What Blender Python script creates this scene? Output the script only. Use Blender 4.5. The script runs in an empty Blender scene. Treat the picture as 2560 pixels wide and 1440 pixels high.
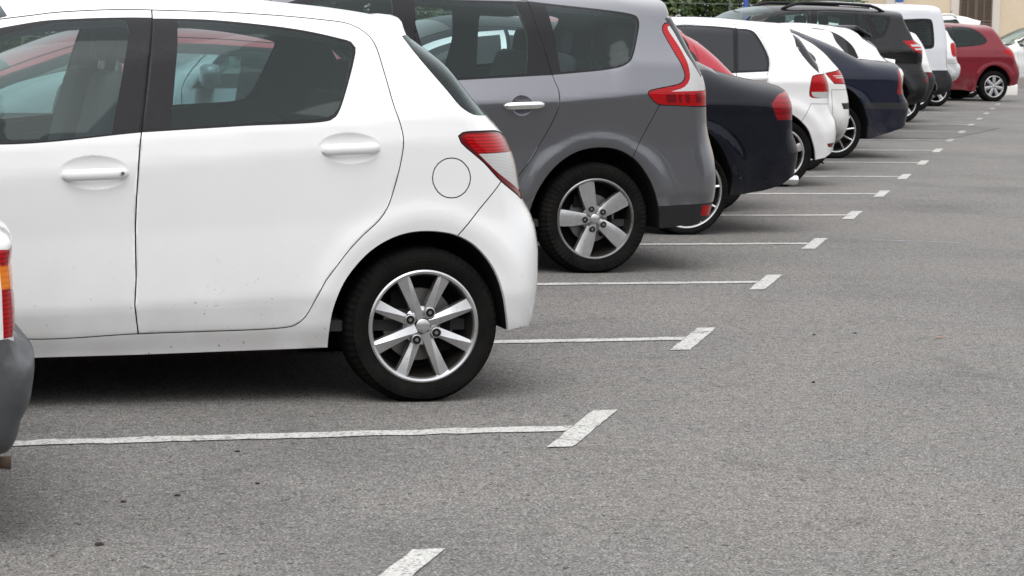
import bpy, bmesh, math, random
import numpy as np
from mathutils import Vector, Matrix
from mathutils.geometry import delaunay_2d_cdt
R_ = math.radians
random.seed(7)
S = bpy.context.scene
COL = S.collection

# ---------------------------------------------------------------- camera, sky, sun, exposure
cam = bpy.data.cameras.new('camera'); camo = bpy.data.objects.new('camera', cam); COL.objects.link(camo)
cR, cU, cF = (Vector((0.956051, -0.292390, 0.021800)), Vector((0.009737, 0.105973, 0.994321)), Vector((0.293040, 0.950409, -0.104162)))
camo.matrix_world = Matrix(((cR.x, cU.x, -cF.x, 0), (cR.y, cU.y, -cF.y, 0), (cR.z, cU.z, -cF.z, 1.43089), (0, 0, 0, 1)))
cam.sensor_width = 36; cam.lens = 36 * 6484.35 / 2560
cam.clip_start = .1; cam.clip_end = 2000
cam.dof.use_dof = True; cam.dof.focus_distance = 11.0; cam.dof.aperture_fstop = 18
S.camera = camo

SUN_EL, SUN_ROT = R_(58), R_(205)
w = bpy.data.worlds.new('World'); S.world = w; w.use_nodes = True
nt = w.node_tree; nt.nodes.clear()
sky = nt.nodes.new('ShaderNodeTexSky'); sky.sky_type = 'NISHITA'; sky.sun_disc = False
sky.sun_elevation = SUN_EL; sky.sun_rotation = SUN_ROT; sky.air_density = 1.0; sky.dust_density = 3.0; sky.ozone_density = 1.0
hs = nt.nodes.new('ShaderNodeHueSaturation'); hs.inputs['Saturation'].default_value = .12
bg = nt.nodes.new('ShaderNodeBackground'); bg.inputs['Strength'].default_value = .15
wo = nt.nodes.new('ShaderNodeOutputWorld')
tc = nt.nodes.new('ShaderNodeTexCoord'); sp_ = nt.nodes.new('ShaderNodeSeparateXYZ'); mr = nt.nodes.new('ShaderNodeMapRange')
mr.inputs['From Min'].default_value = 0; mr.inputs['From Max'].default_value = 1; mr.inputs['To Min'].default_value = .66; mr.inputs['To Max'].default_value = 1.7
mx_ = nt.nodes.new('ShaderNodeMix'); mx_.data_type = 'RGBA'; mx_.blend_type = 'MULTIPLY'; mx_.inputs[0].default_value = 1   # overcast: brighter overhead than at the horizon
nt.links.new(tc.outputs['Generated'], sp_.inputs[0]); nt.links.new(sp_.outputs[2], mr.inputs['Value'])
nt.links.new(sky.outputs[0], hs.inputs['Color']); cl = nt.nodes.new('ShaderNodeMix'); cl.data_type = 'RGBA'; cl.inputs[0].default_value = .7; cl.inputs[7].default_value = (4.3, 4.35, 4.45, 1)   # an even cloud layer over the clear sky
nt.links.new(hs.outputs[0], cl.inputs[6]); nt.links.new(cl.outputs[2], mx_.inputs[6]); nt.links.new(mr.outputs[0], mx_.inputs[7]); nt.links.new(mx_.outputs[2], bg.inputs['Color']); nt.links.new(bg.outputs[0], wo.inputs[0])
sl = bpy.data.lights.new('overcast_sun', 'SUN'); sl.energy = .6; sl.angle = R_(50); sl.color = (1, .985, .96)
so = bpy.data.objects.new('overcast_sun', sl); COL.objects.link(so)
az = SUN_ROT
sd = Vector((math.sin(az) * math.cos(SUN_EL), math.cos(az) * math.cos(SUN_EL), math.sin(SUN_EL)))
so.rotation_euler = sd.to_track_quat('Z', 'Y').to_euler(); so.location = sd * 50
S.view_settings.view_transform = 'Standard'; S.view_settings.look = 'None'
S.view_settings.exposure = .88; S.view_settings.gamma = 1; S.view_settings.use_curve_mapping = False
S.cycles.max_bounces = 10; S.cycles.transparent_max_bounces = 24; S.cycles.use_denoising = True
S.cycles.caustics_reflective = False; S.cycles.caustics_refractive = False

# ---------------------------------------------------------------- materials
MATS = {}
def mat(name, color=(.5, .5, .5), rough=.5, metal=0., coat=0., spec=.5):
    m = bpy.data.materials.new(name); m.use_nodes = True
    b = m.node_tree.nodes['Principled BSDF']
    b.inputs['Base Color'].default_value = (*color, 1); b.inputs['Roughness'].default_value = rough
    b.inputs['Metallic'].default_value = metal; b.inputs['Coat Weight'].default_value = coat
    b.inputs['Coat Roughness'].default_value = .04; b.inputs['Specular IOR Level'].default_value = spec
    MATS[name] = m; return m
def N(m, typ, **kw):
    n = m.node_tree.nodes.new(typ)
    for k, v in kw.items():
        if k in n.inputs: n.inputs[k].default_value = v
        else: setattr(n, k, v)
    return n
def L(m, a, b): m.node_tree.links.new(a, b)
def bsdf(m): return m.node_tree.nodes['Principled BSDF']
def coords(m): return N(m, 'ShaderNodeTexCoord').outputs['Object']
def mixc(m, fac, a, b, blend='MIX'):
    n = m.node_tree.nodes.new('ShaderNodeMix'); n.data_type = 'RGBA'; n.blend_type = blend
    for s, v in ((0, fac), (6, a), (7, b)):
        if hasattr(v, 'is_output'): L(m, v, n.inputs[s])
        else: n.inputs[s].default_value = v if s == 0 else (*v, 1)
    return n.outputs[2]
def ramp(m, src, stops):
    r = N(m, 'ShaderNodeValToRGB'); e = r.color_ramp.elements
    while len(e) < len(stops): e.new(.5)
    for i, (p, c) in enumerate(stops):
        e[i].position = p; e[i].color = (c, c, c, 1) if not isinstance(c, tuple) else (*c, 1)
    L(m, src, r.inputs[0]); return r.outputs[0]
def bump(m, h, strength, dist):
    b = N(m, 'ShaderNodeBump', Strength=strength, Distance=dist); L(m, h, b.inputs['Height']); L(m, b.outputs[0], bsdf(m).inputs['Normal'])

def asphalt_color(m, co, base=.158):
    n1 = N(m, 'ShaderNodeTexNoise', Scale=125., Detail=4., Roughness=.8); L(m, co, n1.inputs['Vector'])
    n2 = N(m, 'ShaderNodeTexNoise', Scale=.45, Detail=6., Roughness=.62); L(m, co, n2.inputs['Vector'])
    n3 = N(m, 'ShaderNodeTexVoronoi', Scale=150.); L(m, co, n3.inputs['Vector'])
    n4 = N(m, 'ShaderNodeTexNoise', Scale=23., Detail=8., Roughness=.8); L(m, co, n4.inputs['Vector'])
    n5 = N(m, 'ShaderNodeTexNoise', Scale=1.7, Detail=5., Roughness=.65, Distortion=.6); L(m, co, n5.inputs['Vector'])
    n6 = N(m, 'ShaderNodeTexNoise', Scale=32., Detail=2., Roughness=.5); L(m, co, n6.inputs['Vector'])
    c = ramp(m, n1.outputs[0], [(.34, (base * .12, base * .12, base * .12)), (.46, (base * .82, base * .78, base * .745)), (.54, (base * 1.17, base * 1.12, base * 1.06)), (.66, (base * 2.3, base * 2.24, base * 2.15))])
    st = ramp(m, n3.outputs['Color'], [(.1, .5), (.6, 1.0), (.93, 1.6)])
    c = mixc(m, .85, c, st, 'MULTIPLY')
    c = mixc(m, 1., c, ramp(m, n2.outputs[0], [(.28, (.74, .735, .735)), (.5, (1.0, 1.0, 1.0)), (.72, (1.15, 1.135, 1.10))]), 'MULTIPLY')
    c = mixc(m, 1., c, ramp(m, n4.outputs[0], [(.28, .50), (.5, 1.), (.70, 1.32)]), 'MULTIPLY')
    c = mixc(m, 1., c, ramp(m, n5.outputs[0], [(.27, .72), (.42, .96), (.6, 1.0), (.75, 1.07)]), 'MULTIPLY')
    c = mixc(m, 1., c, ramp(m, n6.outputs[0], [(.28, .22), (.36, 1.), (.67, 1.), (.75, 1.6)]), 'MULTIPLY')
    return c, n1.outputs[0]
m = mat('asphalt', rough=.88, spec=.25); c, h = asphalt_color(m, coords(m)); L(m, c, bsdf(m).inputs['Base Color']); bump(m, h, .5, .004)
m = mat('asphalt_patch', rough=.85, spec=.3); c, h = asphalt_color(m, coords(m), .132); L(m, c, bsdf(m).inputs['Base Color']); bump(m, h, .5, .004)
def worn_paint(name, lo, hi, col=(.49, .485, .465)):
    m = mat(name, rough=.7); co = coords(m)
    a, h = asphalt_color(m, co)
    n = N(m, 'ShaderNodeTexNoise', Scale=42., Detail=7., Roughness=.8); L(m, co, n.inputs['Vector'])
    n2 = N(m, 'ShaderNodeTexNoise', Scale=5., Detail=3.); L(m, co, n2.inputs['Vector'])
    md = N(m, 'ShaderNodeMath', operation='MULTIPLY_ADD'); L(m, n2.outputs[0], md.inputs[0]); md.inputs[1].default_value = .38; L(m, n.outputs[0], md.inputs[2])
    nf = N(m, 'ShaderNodeTexNoise', Scale=75., Detail=4., Roughness=.7); L(m, co, nf.inputs['Vector'])
    ff = N(m, 'ShaderNodeMath', operation='MULTIPLY'); L(m, ramp(m, md.outputs[0], [(lo, 0.), (hi, 1.)]), ff.inputs[0]); L(m, ramp(m, nf.outputs[0], [(.39, .05), (.47, 1.)]), ff.inputs[1])
    f = ff.outputs[0]
    n3 = N(m, 'ShaderNodeTexNoise', Scale=90., Detail=3.); L(m, co, n3.inputs['Vector'])
    p = mixc(m, 1., col, ramp(m, n3.outputs[0], [(.3, .75), (.55, 1.)]), 'MULTIPLY')
    L(m, mixc(m, f, a, p), bsdf(m).inputs['Base Color']); bump(m, h, .3, .003); return m
worn_paint('line_paint', .555, .645); worn_paint('line_paint_faded', .60, .80); worn_paint('chalk', .50, .80, (.30, .32, .38))

def paint(name, col, metal=0., flake=0., rough=.35, dirt=.0, coat=1.):
    m = mat(name, col, rough, metal, coat, 0. if not metal else .5)
    co = coords(m)
    n = N(m, 'ShaderNodeTexNoise', Scale=2.3, Detail=6., Roughness=.65); L(m, co, n.inputs['Vector'])
    base = mixc(m, ramp(m, n.outputs[0], [(.35, 0.), (.7, .22)]), col, tuple(x * .80 + .02 for x in col))
    if flake:
        v = N(m, 'ShaderNodeTexVoronoi', Scale=420.); L(m, co, v.inputs['Vector'])
        base = mixc(m, flake, base, v.outputs['Color'], 'OVERLAY')
    if dirt:   # road film and specks near the sill
        sep = N(m, 'ShaderNodeSeparateXYZ'); L(m, co, sep.inputs[0])
        g = ramp(m, sep.outputs[2], [(.18, 1.), (.42, .35), (.62, 0.)])
        sp = N(m, 'ShaderNodeTexNoise', Scale=48., Detail=2., Roughness=.5); L(m, co, sp.inputs['Vector'])
        fs = ramp(m, sp.outputs[0], [(.71, 0.), (.75, 1.)])
        mm = N(m, 'ShaderNodeMath', operation='MULTIPLY'); L(m, g, mm.inputs[0]); L(m, fs, mm.inputs[1])
        base = mixc(m, mm.outputs[0], base, (.16, .14, .12))
        n5 = N(m, 'ShaderNodeTexNoise', Scale=6., Detail=5.); L(m, co, n5.inputs['Vector'])
        m2 = N(m, 'ShaderNodeMath', operation='MULTIPLY'); L(m, g, m2.inputs[0]); L(m, ramp(m, n5.outputs[0], [(.35, .0), (.7, dirt)]), m2.inputs[1])
        base = mixc(m, m2.outputs[0], base, (.38, .36, .33))
    L(m, base, bsdf(m).inputs['Base Color'])
    r = ramp(m, n.outputs[0], [(.3, .01), (.75, .06)]); L(m, r, bsdf(m).inputs['Coat Roughness'])
    return m
paint('white_paint', (.75, .75, .755), dirt=.32)
paint('white_paint_b', (.70, .70, .69), dirt=.3)
paint('grey_paint', (.148, .150, .168), .85, .08, .30, .2)
paint('navy_paint', (.003, .004, .009), .0, 0, .3, .06, .5)
paint('blue_paint', (.0055, .0075, .020), .0, 0, .32, .15, .7)
paint('red_paint', (.22, .015, .03), .0, 0, .3, .2)
paint('red_bright_paint', (.34, .016, .03), .0, 0, .35, .2)
paint('dark_red_paint', (.155, .005, .014), .0, 0, .3, .2)
paint('black_paint', (.010, .010, .011), .0, 0, .4, .12, .7)
paint('pale_grey_paint', (.56, .57, .60), .0, 0, .35, .2)
paint('silver_paint', (.60, .61, .62), .35, 0, .35, .2)
def glass(name, tint, base=.0):
    m = bpy.data.materials.new(name); m.use_nodes = True; t = m.node_tree; t.nodes.clear(); MATS[name] = m
    o = t.nodes.new('ShaderNodeOutputMaterial'); tr = t.nodes.new('ShaderNodeBsdfTransparent'); tr.inputs[0].default_value = (*tint, 1)
    gl = t.nodes.new('ShaderNodeBsdfGlossy'); gl.inputs['Roughness'].default_value = .01; gl.inputs[0].default_value = (.86, .97, .97, 1)
    fr = t.nodes.new('ShaderNodeFresnel'); fr.inputs[0].default_value = 1.38
    mx = t.nodes.new('ShaderNodeMixShader'); ad = t.nodes.new('ShaderNodeBsdfDiffuse'); ad.inputs[0].default_value = (.22, .26, .26, 1)
    m2 = t.nodes.new('ShaderNodeMixShader'); m2.inputs[0].default_value = base  # grey diffuse share imitates the hazy reflections on the panes
    L(m, tr.outputs[0], m2.inputs[1]); L(m, ad.outputs[0], m2.inputs[2])
    L(m, fr.outputs[0], mx.inputs[0]); L(m, m2.outputs[0], mx.inputs[1]); L(m, gl.outputs[0], mx.inputs[2]); L(m, mx.outputs[0], o.inputs[0])
    return m
glass('glass', (.68, .79, .785), .022)
m = mat('dglass', (.010, .011, .014), .04, 0, 0, .42)
m = mat('black', (.010, .010, .012), .42, spec=.18)
n = N(m, 'ShaderNodeTexNoise', Scale=60., Detail=3.); L(m, coords(m), n.inputs['Vector']); L(m, ramp(m, n.outputs[0], [(.3, .34), (.7, .5)]), bsdf(m).inputs['Roughness'])
mat('seam', (.012, .012, .012), .9, spec=.1)
m = mat('plastic', (.055, .058, .062), .55)
n = N(m, 'ShaderNodeTexNoise', Scale=5., Detail=7., Roughness=.7); L(m, coords(m), n.inputs['Vector'])
L(m, ramp(m, n.outputs[0], [(.3, (.040, .042, .046)), (.55, (.062, .065, .070)), (.75, (.11, .113, .118))]), bsdf(m).inputs['Base Color'])
m = mat('plastic_dark', (.018, .018, .02), .5, spec=.3)
m = mat('rubber', (.009, .009, .009), .85, spec=.06)
n = N(m, 'ShaderNodeTexNoise', Scale=9., Detail=6., Roughness=.7); L(m, coords(m), n.inputs['Vector'])
L(m, ramp(m, n.outputs[0], [(.3, (.005, .005, .005)), (.7, (.013, .0122, .0115))]), bsdf(m).inputs['Base Color'])
sx = N(m, 'ShaderNodeSeparateXYZ'); L(m, coords(m), sx.inputs[0])
at = N(m, 'ShaderNodeMath', operation='ARCTAN2'); L(m, sx.outputs[2], at.inputs[0]); L(m, sx.outputs[0], at.inputs[1])
ml = N(m, 'ShaderNodeMath', operation='MULTIPLY'); L(m, at.outputs[0], ml.inputs[0]); ml.inputs[1].default_value = 68.
si = N(m, 'ShaderNodeMath', operation='SINE'); L(m, ml.outputs[0], si.inputs[0])
x2 = N(m, 'ShaderNodeVectorMath', operation='LENGTH'); cmb = N(m, 'ShaderNodeCombineXYZ'); L(m, sx.outputs[0], cmb.inputs[0]); L(m, sx.outputs[2], cmb.inputs[2]); L(m, cmb.outputs[0], x2.inputs[0])
msk = ramp(m, x2.outputs['Value'], [(.262, 0.), (.275, 1.)])
pr = N(m, 'ShaderNodeMath', operation='MULTIPLY'); L(m, si.outputs[0], pr.inputs[0]); L(m, msk, pr.inputs[1])
rg_ = N(m, 'ShaderNodeMath', operation='MULTIPLY'); L(m, x2.outputs['Value'], rg_.inputs[0]); rg_.inputs[1].default_value = 520.
rs_ = N(m, 'ShaderNodeMath', operation='SINE'); L(m, rg_.outputs[0], rs_.inputs[0])
ad_ = N(m, 'ShaderNodeMath', operation='MULTIPLY_ADD'); L(m, rs_.outputs[0], ad_.inputs[0]); ad_.inputs[1].default_value = .22; L(m, pr.outputs[0], ad_.inputs[2])
bump(m, ad_.outputs[0], .35, .004)
def alloy(name, col, dirt):
    m = mat(name, col, .27, .88)
    n = N(m, 'ShaderNodeTexNoise', Scale=26., Detail=6., Roughness=.75); L(m, coords(m), n.inputs['Vector'])
    L(m, mixc(m, ramp(m, n.outputs[0], [(.62, 0.), (.72, dirt)]), mixc(m, ramp(m, n.outputs[0], [(.3, 0.), (.6, .3)]), col, tuple(x * .6 for x in col)), (.06, .05, .04)), bsdf(m).inputs['Base Color'])
    return m
alloy('alloy', (.56, .56, .57), .9); alloy('alloy_dark', (.22, .22, .22), .7); alloy('barrel', (.13, .12, .11), .8)
mat('steel', (.20, .19, .18), .45, .7); mat('chrome', (.75, .75, .76), .12, 1.)
mat('rust', (.10, .065, .045), .8)
def lens(name, col, rib=0, amt=.5):
    m = mat(name, col, .2, 0, .35, .1)
    if rib:
        wv = N(m, 'ShaderNodeTexWave', Scale=rib, Distortion=.0); wv.bands_direction = 'Z'; L(m, coords(m), wv.inputs['Vector'])
        L(m, mixc(m, ramp(m, wv.outputs[0], [(.35, 0.), (.6, amt)]), col, tuple(x * .3 for x in col)), bsdf(m).inputs['Base Color'])
    return m
lens('red', (.40, .003, .006), 26, .6); lens('deepred', (.21, .003, .007), 9, .35); lens('darkred', (.13, .003, .006)); lens('clear', (.50, .50, .50), 60, .45); lens('amber', (.75, .20, .01), 20, .2)
mat('lining', (.045, .046, .048), .8); mat('seat_cloth', (.035, .036, .040), .9); mat('dash', (.03, .03, .032), .7)
mat('underbody', (.012, .012, .012), .9, spec=.1)
mat('stucco', (.62, .50, .36), .9); mat('stone_trim', (.60, .55, .49), .85); mat('wood_shutter', (.12, .085, .065), .7)
mat('blue_steel', (.02, .05, .28), .45); mat('concrete_white', (.72, .70, .66), .85); mat('wire', (.10, .11, .10), .6); mat('kerb_stone', (.26, .235, .22), .9)
mat('twig', (.022, .015, .012), .9); mat('leaf_litter', (.45, .16, .05), .8); mat('sign_blue', (.03, .12, .35), .5); mat('sign_white', (.75, .75, .75), .5)
m = MATS['stucco']; n = N(m, 'ShaderNodeTexNoise', Scale=1.2, Detail=8., Roughness=.7); L(m, coords(m), n.inputs['Vector'])
L(m, ramp(m, n.outputs[0], [(.3, (.58, .46, .33)), (.55, (.64, .53, .39)), (.75, (.66, .56, .44))]), bsdf(m).inputs['Base Color'])
m = mat('leaf', (.07, .11, .035), .6)
oi = N(m, 'ShaderNodeTexNoise', Scale=1.6, Detail=3.); L(m, coords(m), oi.inputs['Vector'])
L(m, ramp(m, oi.outputs[0], [(.3, (.030, .055, .016)), (.5, (.062, .10, .030)), (.72, (.12, .15, .045))]), bsdf(m).inputs['Base Color'])
mat('bark', (.09, .07, .05), .9)

# ---------------------------------------------------------------- helpers
def tag(o, label=None, cat=None, group=None, kind=None):
    if label: o['label'] = label
    if cat: o['category'] = cat
    if group: o['group'] = group
    if kind: o['kind'] = kind
    return o
def empty(name, loc=(0, 0, 0), rz=0, parent=None):
    o = bpy.data.objects.new(name, None); COL.objects.link(o); o.location = loc; o.rotation_euler = (0, 0, rz); o.empty_display_size = .2
    if parent: o.parent = parent
    return o
def link(name, me, parent=None, loc=(0, 0, 0), rot=(0, 0, 0)):
    o = bpy.data.objects.new(name, me); COL.objects.link(o); o.location = loc; o.rotation_euler = rot
    if parent: o.parent = parent
    return o
def mesh(name, V, F, mats, mi=None, smooth=True, normals=None):
    me = bpy.data.meshes.new(name); me.from_pydata([tuple(map(float, v)) for v in V], [], [tuple(map(int, f)) for f in F])
    for x in mats: me.materials.append(MATS[x])
    if mi is not None: me.polygons.foreach_set('material_index', np.array(mi, np.int32))
    me.polygons.foreach_set('use_smooth', np.full(len(me.polygons), smooth))
    if normals is not None:
        at = me.attributes.new('custom_normal', 'FLOAT_VECTOR', 'POINT'); at.data.foreach_set('vector', np.array(normals, np.float32).ravel())
    me.update(); return me
class MB:
    """Collects simple solids into one mesh."""
    def __init__(s): s.V = []; s.F = []; s.M = []; s.mats = []
    def mi(s, m):
        if m not in s.mats: s.mats.append(m)
        return s.mats.index(m)
    def add(s, V, F, m):
        k = len(s.V); s.V += [tuple(v) for v in V]; s.F += [tuple(i + k for i in f) for f in F]; s.M += [s.mi(m)] * len(F)
    def box(s, x0, x1, y0, y1, z0, z1, m):
        V = [(x, y, z) for z in (z0, z1) for y in (y0, y1) for x in (x0, x1)]
        s.add(V, [(0, 2, 3, 1), (4, 5, 7, 6), (0, 1, 5, 4), (2, 6, 7, 3), (0, 4, 6, 2), (1, 3, 7, 5)], m)
    def rbox(s, c, size, m, r=.04, rot=0, seg=3):
        bm = bmesh.new(); bmesh.ops.create_cube(bm, size=1)
        bmesh.ops.scale(bm, vec=size, verts=bm.verts)
        bmesh.ops.bevel(bm, geom=bm.edges[:], offset=min(r, min(size) * .48), segments=seg, affect='EDGES', profile=.6)
        if rot: bmesh.ops.rotate(bm, cent=(0, 0, 0), matrix=Matrix.Rotation(rot, 3, 'Y'), verts=bm.verts)
        bm.verts.index_update()
        s.add([v.co + Vector(c) for v in bm.verts], [[v.index for v in f.verts] for f in bm.faces], m); bm.free()
    def tube(s, pts, r, m, n=10, cap=True):
        pts = [Vector(p) for p in pts]; V = []; F = []
        rr = r if isinstance(r, (list, tuple)) else [r] * len(pts)
        for i, p in enumerate(pts):
            t = (pts[min(i + 1, len(pts) - 1)] - pts[max(i - 1, 0)]).normalized()
            a = t.cross(Vector((0, 0, 1)) if abs(t.z) < .9 else Vector((1, 0, 0))).normalized(); b = t.cross(a)
            V += [p + (a * math.cos(k * 2 * math.pi / n) + b * math.sin(k * 2 * math.pi / n)) * rr[i] for k in range(n)]
        for i in range(len(pts) - 1):
            for k in range(n): F.append((i * n + k, i * n + (k + 1) % n, (i + 1) * n + (k + 1) % n, (i + 1) * n + k))
        if cap: F += [tuple(range(n))[::-1], tuple((len(pts) - 1) * n + k for k in range(n))]
        s.add(V, F, m)
    def lathe(s, prof, m, n=64, zmin=None):
        """prof: (radius, y) pairs turned about the y axis."""
        V = []; F = []
        for r, y in prof:
            for k in range(n):
                a = 2 * math.pi * k / n; z = r * math.sin(a)
                if zmin is not None: z = max(z, zmin)
                V.append((r * math.cos(a), y, z))
        for i in range(len(prof) - 1):
            for k in range(n): F.append((i * n + k, i * n + (k + 1) % n, (i + 1) * n + (k + 1) % n, (i + 1) * n + k))
        s.add(V, F, m)
    def disc(s, r, y, m, n=32, c=(0, 0)):
        s.add([(c[0] + r * math.cos(2 * math.pi * k / n), y, c[1] + r * math.sin(2 * math.pi * k / n)) for k in range(n)], [tuple(range(n))], m)
    def lathe2(s, r0, r1, y, m, c, n=20):
        V = [(c[0] + r * math.cos(2 * math.pi * k / n), yy, c[1] + r * math.sin(2 * math.pi * k / n)) for r, yy in ((r0, y), (r1, y + .001), (r1 + .002, y + .02)) for k in range(n)]
        s.add(V, [(i * n + k, i * n + (k + 1) % n, (i + 1) * n + (k + 1) % n, (i + 1) * n + k) for i in range(2) for k in range(n)], m)
    def build(s, name, parent=None, smooth=False, loc=(0, 0, 0), rot=(0, 0, 0)):
        me = mesh(name, s.V, s.F, s.mats, s.M, smooth); return link(name, me, parent, loc, rot)
def autosmooth(o, ang=35):
    me = o.data; bm = bmesh.new(); bm.from_mesh(me)
    bmesh.ops.recalc_face_normals(bm, faces=bm.faces[:])
    for e in bm.edges:
        if len(e.link_faces) == 2 and e.calc_face_angle(0) > R_(ang): e.smooth = False
    for f in bm.faces: f.smooth = True
    bm.to_mesh(me); bm.free(); return o

class Surf:
    """Half width of a car body over its side view (u along the car, v up)."""
    def __init__(s, out, d0, W, keys, n=2.6, arches=(), dimples=(), taper=(0., 1.)):
        s.out = np.array(out, float); s.W = W; s.n = n
        s.keys = keys; s.arches = arches; s.dimples = dimples; s.taper = taper
        s.a = s.out[:-1]; s.b = s.out[1:]
        s.L = np.maximum(np.linalg.norm(s.b - s.a, axis=1), 1e-6)
        s.t = (s.b - s.a) / s.L[:, None]
        d = np.array(d0, float); s.d0 = (d[:-1] + d[1:]) / 2
    def dist(s, u, v):
        P = np.stack([u, v], -1)
        D = np.empty(len(P)); Z = np.empty(len(P))
        for i in range(0, len(P), 4000):
            r = P[i:i+4000, None, :] - s.a[None]
            x = (r * s.t[None]).sum(-1)
            h2 = np.maximum((r ** 2).sum(-1) - x ** 2, 1e-10)
            def F(q): return q * (3 * h2 + 2 * q * q) / (3 * h2 * h2 * (h2 + q * q) ** 1.5)
            p, q = s.L[None] - x, -x
            m = np.minimum(p ** 2, q ** 2)
            far = (p * q > 0) & (h2 < 3e-4 * m)                # a point in line with a segment
            I = np.where(far, np.abs(1 / np.maximum(q ** 4, 1e-12) - 1 / np.maximum(p ** 4, 1e-12)) / 4, F(p) - F(q))
            I = np.maximum(I, 1e-12)
            S = I.sum(1)
            D[i:i+4000] = (4 / (3 * S)) ** .25
            Z[i:i+4000] = (I * s.d0[None]).sum(1) / S
        return D, Z
    def width(s, u, v):
        acc = 0
        lines = [np.interp(u, *zip(*sorted(l))) for o, l in s.keys]
        lines = np.maximum.accumulate(np.array(lines) + np.arange(len(lines))[:, None] * 1e-4, 0)
        offs = np.array([o for o, l in s.keys])
        for dv in (-.018, -.012, -.006, 0, .006, .012, .018):
            vv = v + dv
            w = np.full_like(u, offs[0]) + (vv < lines[0]) * (lines[0] - vv) * -.25
            for k in range(len(offs) - 1):
                t = (vv - lines[k]) / (lines[k + 1] - lines[k])
                w = np.where((t >= 0), offs[k] + (offs[k + 1] - offs[k]) * np.minimum(t, 1), w)
            top = vv > lines[-1]
            w = np.where(top, offs[-1] - (vv - lines[-1]) * .45, w)
            acc = acc + w
        w = s.W + acc / 7
        for (cu, cv, ra, amp) in s.arches:
            r = np.hypot(u - cu, v - cv)
            w = w + amp * np.exp(-((r - ra) / .055) ** 2) * (v > 0)
        for (cu, cv, a, b, dep) in s.dimples:
            r2 = ((u - cu) / a) ** 2 + ((v - cv) / b) ** 2
            w = w - dep * np.clip(1 - r2, 0, 1) ** .85
        k, uf = s.taper
        w = w - k * np.clip((uf - u), 0, 3) ** 2
        return np.maximum(w, .05)
    def w3(s, u, v):
        u = np.asarray(u, float); v = np.asarray(v, float)
        D, Z = s.dist(u, v); W = s.width(u, v)
        c = np.clip(1 - D / Z, 0, 1) ** s.n
        return np.where(D < 1e-4, 0, W * np.maximum(1 - c, 0) ** (1 / s.n))
    def normal(s, u, v, w):
        e = .0025
        def g(uu, vv):
            D, Z = s.dist(uu, vv); W = s.width(uu, vv)
            return (w / W) ** s.n + np.clip(1 - D / Z, 0, 1) ** s.n
        W = s.width(u, v)
        gu = (g(u + e, v) - g(u - e, v)) / (2 * e)
        gv = (g(u, v + e) - g(u, v - e)) / (2 * e)
        D, Z = s.dist(u, v); k = np.nonzero(D < .007)[0]       # at the outline itself the distance has no central difference
        if len(k):
            P = np.stack([u[k], v[k]], -1); r = P[:, None] - s.a[None]
            x = np.clip((r * s.t[None]).sum(-1), 0, s.L[None])
            j = np.argmin(((r - x[..., None] * s.t[None]) ** 2).sum(-1), 1)
            m = s.n * np.maximum(1 - D[k] / Z[k], 0) ** (s.n - 1) / Z[k]
            gu[k] = m * s.t[j, 1]; gv[k] = -m * s.t[j, 0]
        gw = s.n * np.maximum(w, 0) ** (s.n - 1) / W ** s.n
        N = np.stack([gu, gv, gw], -1)
        return N / np.maximum(np.linalg.norm(N, axis=1), 1e-9)[:, None]

def crom(P, step, closed=False):
    """Centripetal Catmull-Rom through P; a doubled point is a sharp corner."""
    P = [tuple(float(x) for x in p) for p in P]
    loop = False
    if closed:
        k = [i for i in range(len(P)) if P[i] == P[(i + 1) % len(P)]]
        if k:
            i = (k[0] + 1) % len(P)
            P = P[i:] + P[:i]
        else:
            P = P + [P[0]]; loop = True
    runs = []; cur = [P[0]]
    for p in P[1:]:
        if p == cur[-1]:
            if len(cur) > 1: runs.append(cur)
            cur = [p]
        else: cur.append(p)
    if len(cur) > 1: runs.append(cur)
    out = []
    for r in runs:
        r = np.array(r)
        if loop: e = np.vstack([r[-2], r, r[1]])
        else: e = np.vstack([2 * r[0] - r[1], r, 2 * r[-1] - r[-2]])
        for i in range(1, len(e) - 2):
            p0, p1, p2, p3 = e[i - 1:i + 3]
            t1 = max(np.linalg.norm(p1 - p0), 1e-6) ** .5
            t2 = t1 + max(np.linalg.norm(p2 - p1), 1e-6) ** .5
            t3 = t2 + max(np.linalg.norm(p3 - p2), 1e-6) ** .5
            m = max(1, int(np.ceil(np.linalg.norm(p2 - p1) / step)))
            for t in t1 + (t2 - t1) * np.arange(m) / m:
                A1 = (t1 - t) / t1 * p0 + t / t1 * p1
                A2 = (t2 - t) / (t2 - t1) * p1 + (t - t1) / (t2 - t1) * p2
                A3 = (t3 - t) / (t3 - t2) * p2 + (t - t2) / (t3 - t2) * p3
                B1 = (t2 - t) / t2 * A1 + t / t2 * A2
                B2 = (t3 - t) / (t3 - t1) * A2 + (t - t1) / (t3 - t1) * A3
                out.append((t2 - t) / (t2 - t1) * B1 + (t - t1) / (t2 - t1) * B2)
    if not closed: out.append(np.array(P[-1]))
    return np.array(out)


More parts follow.
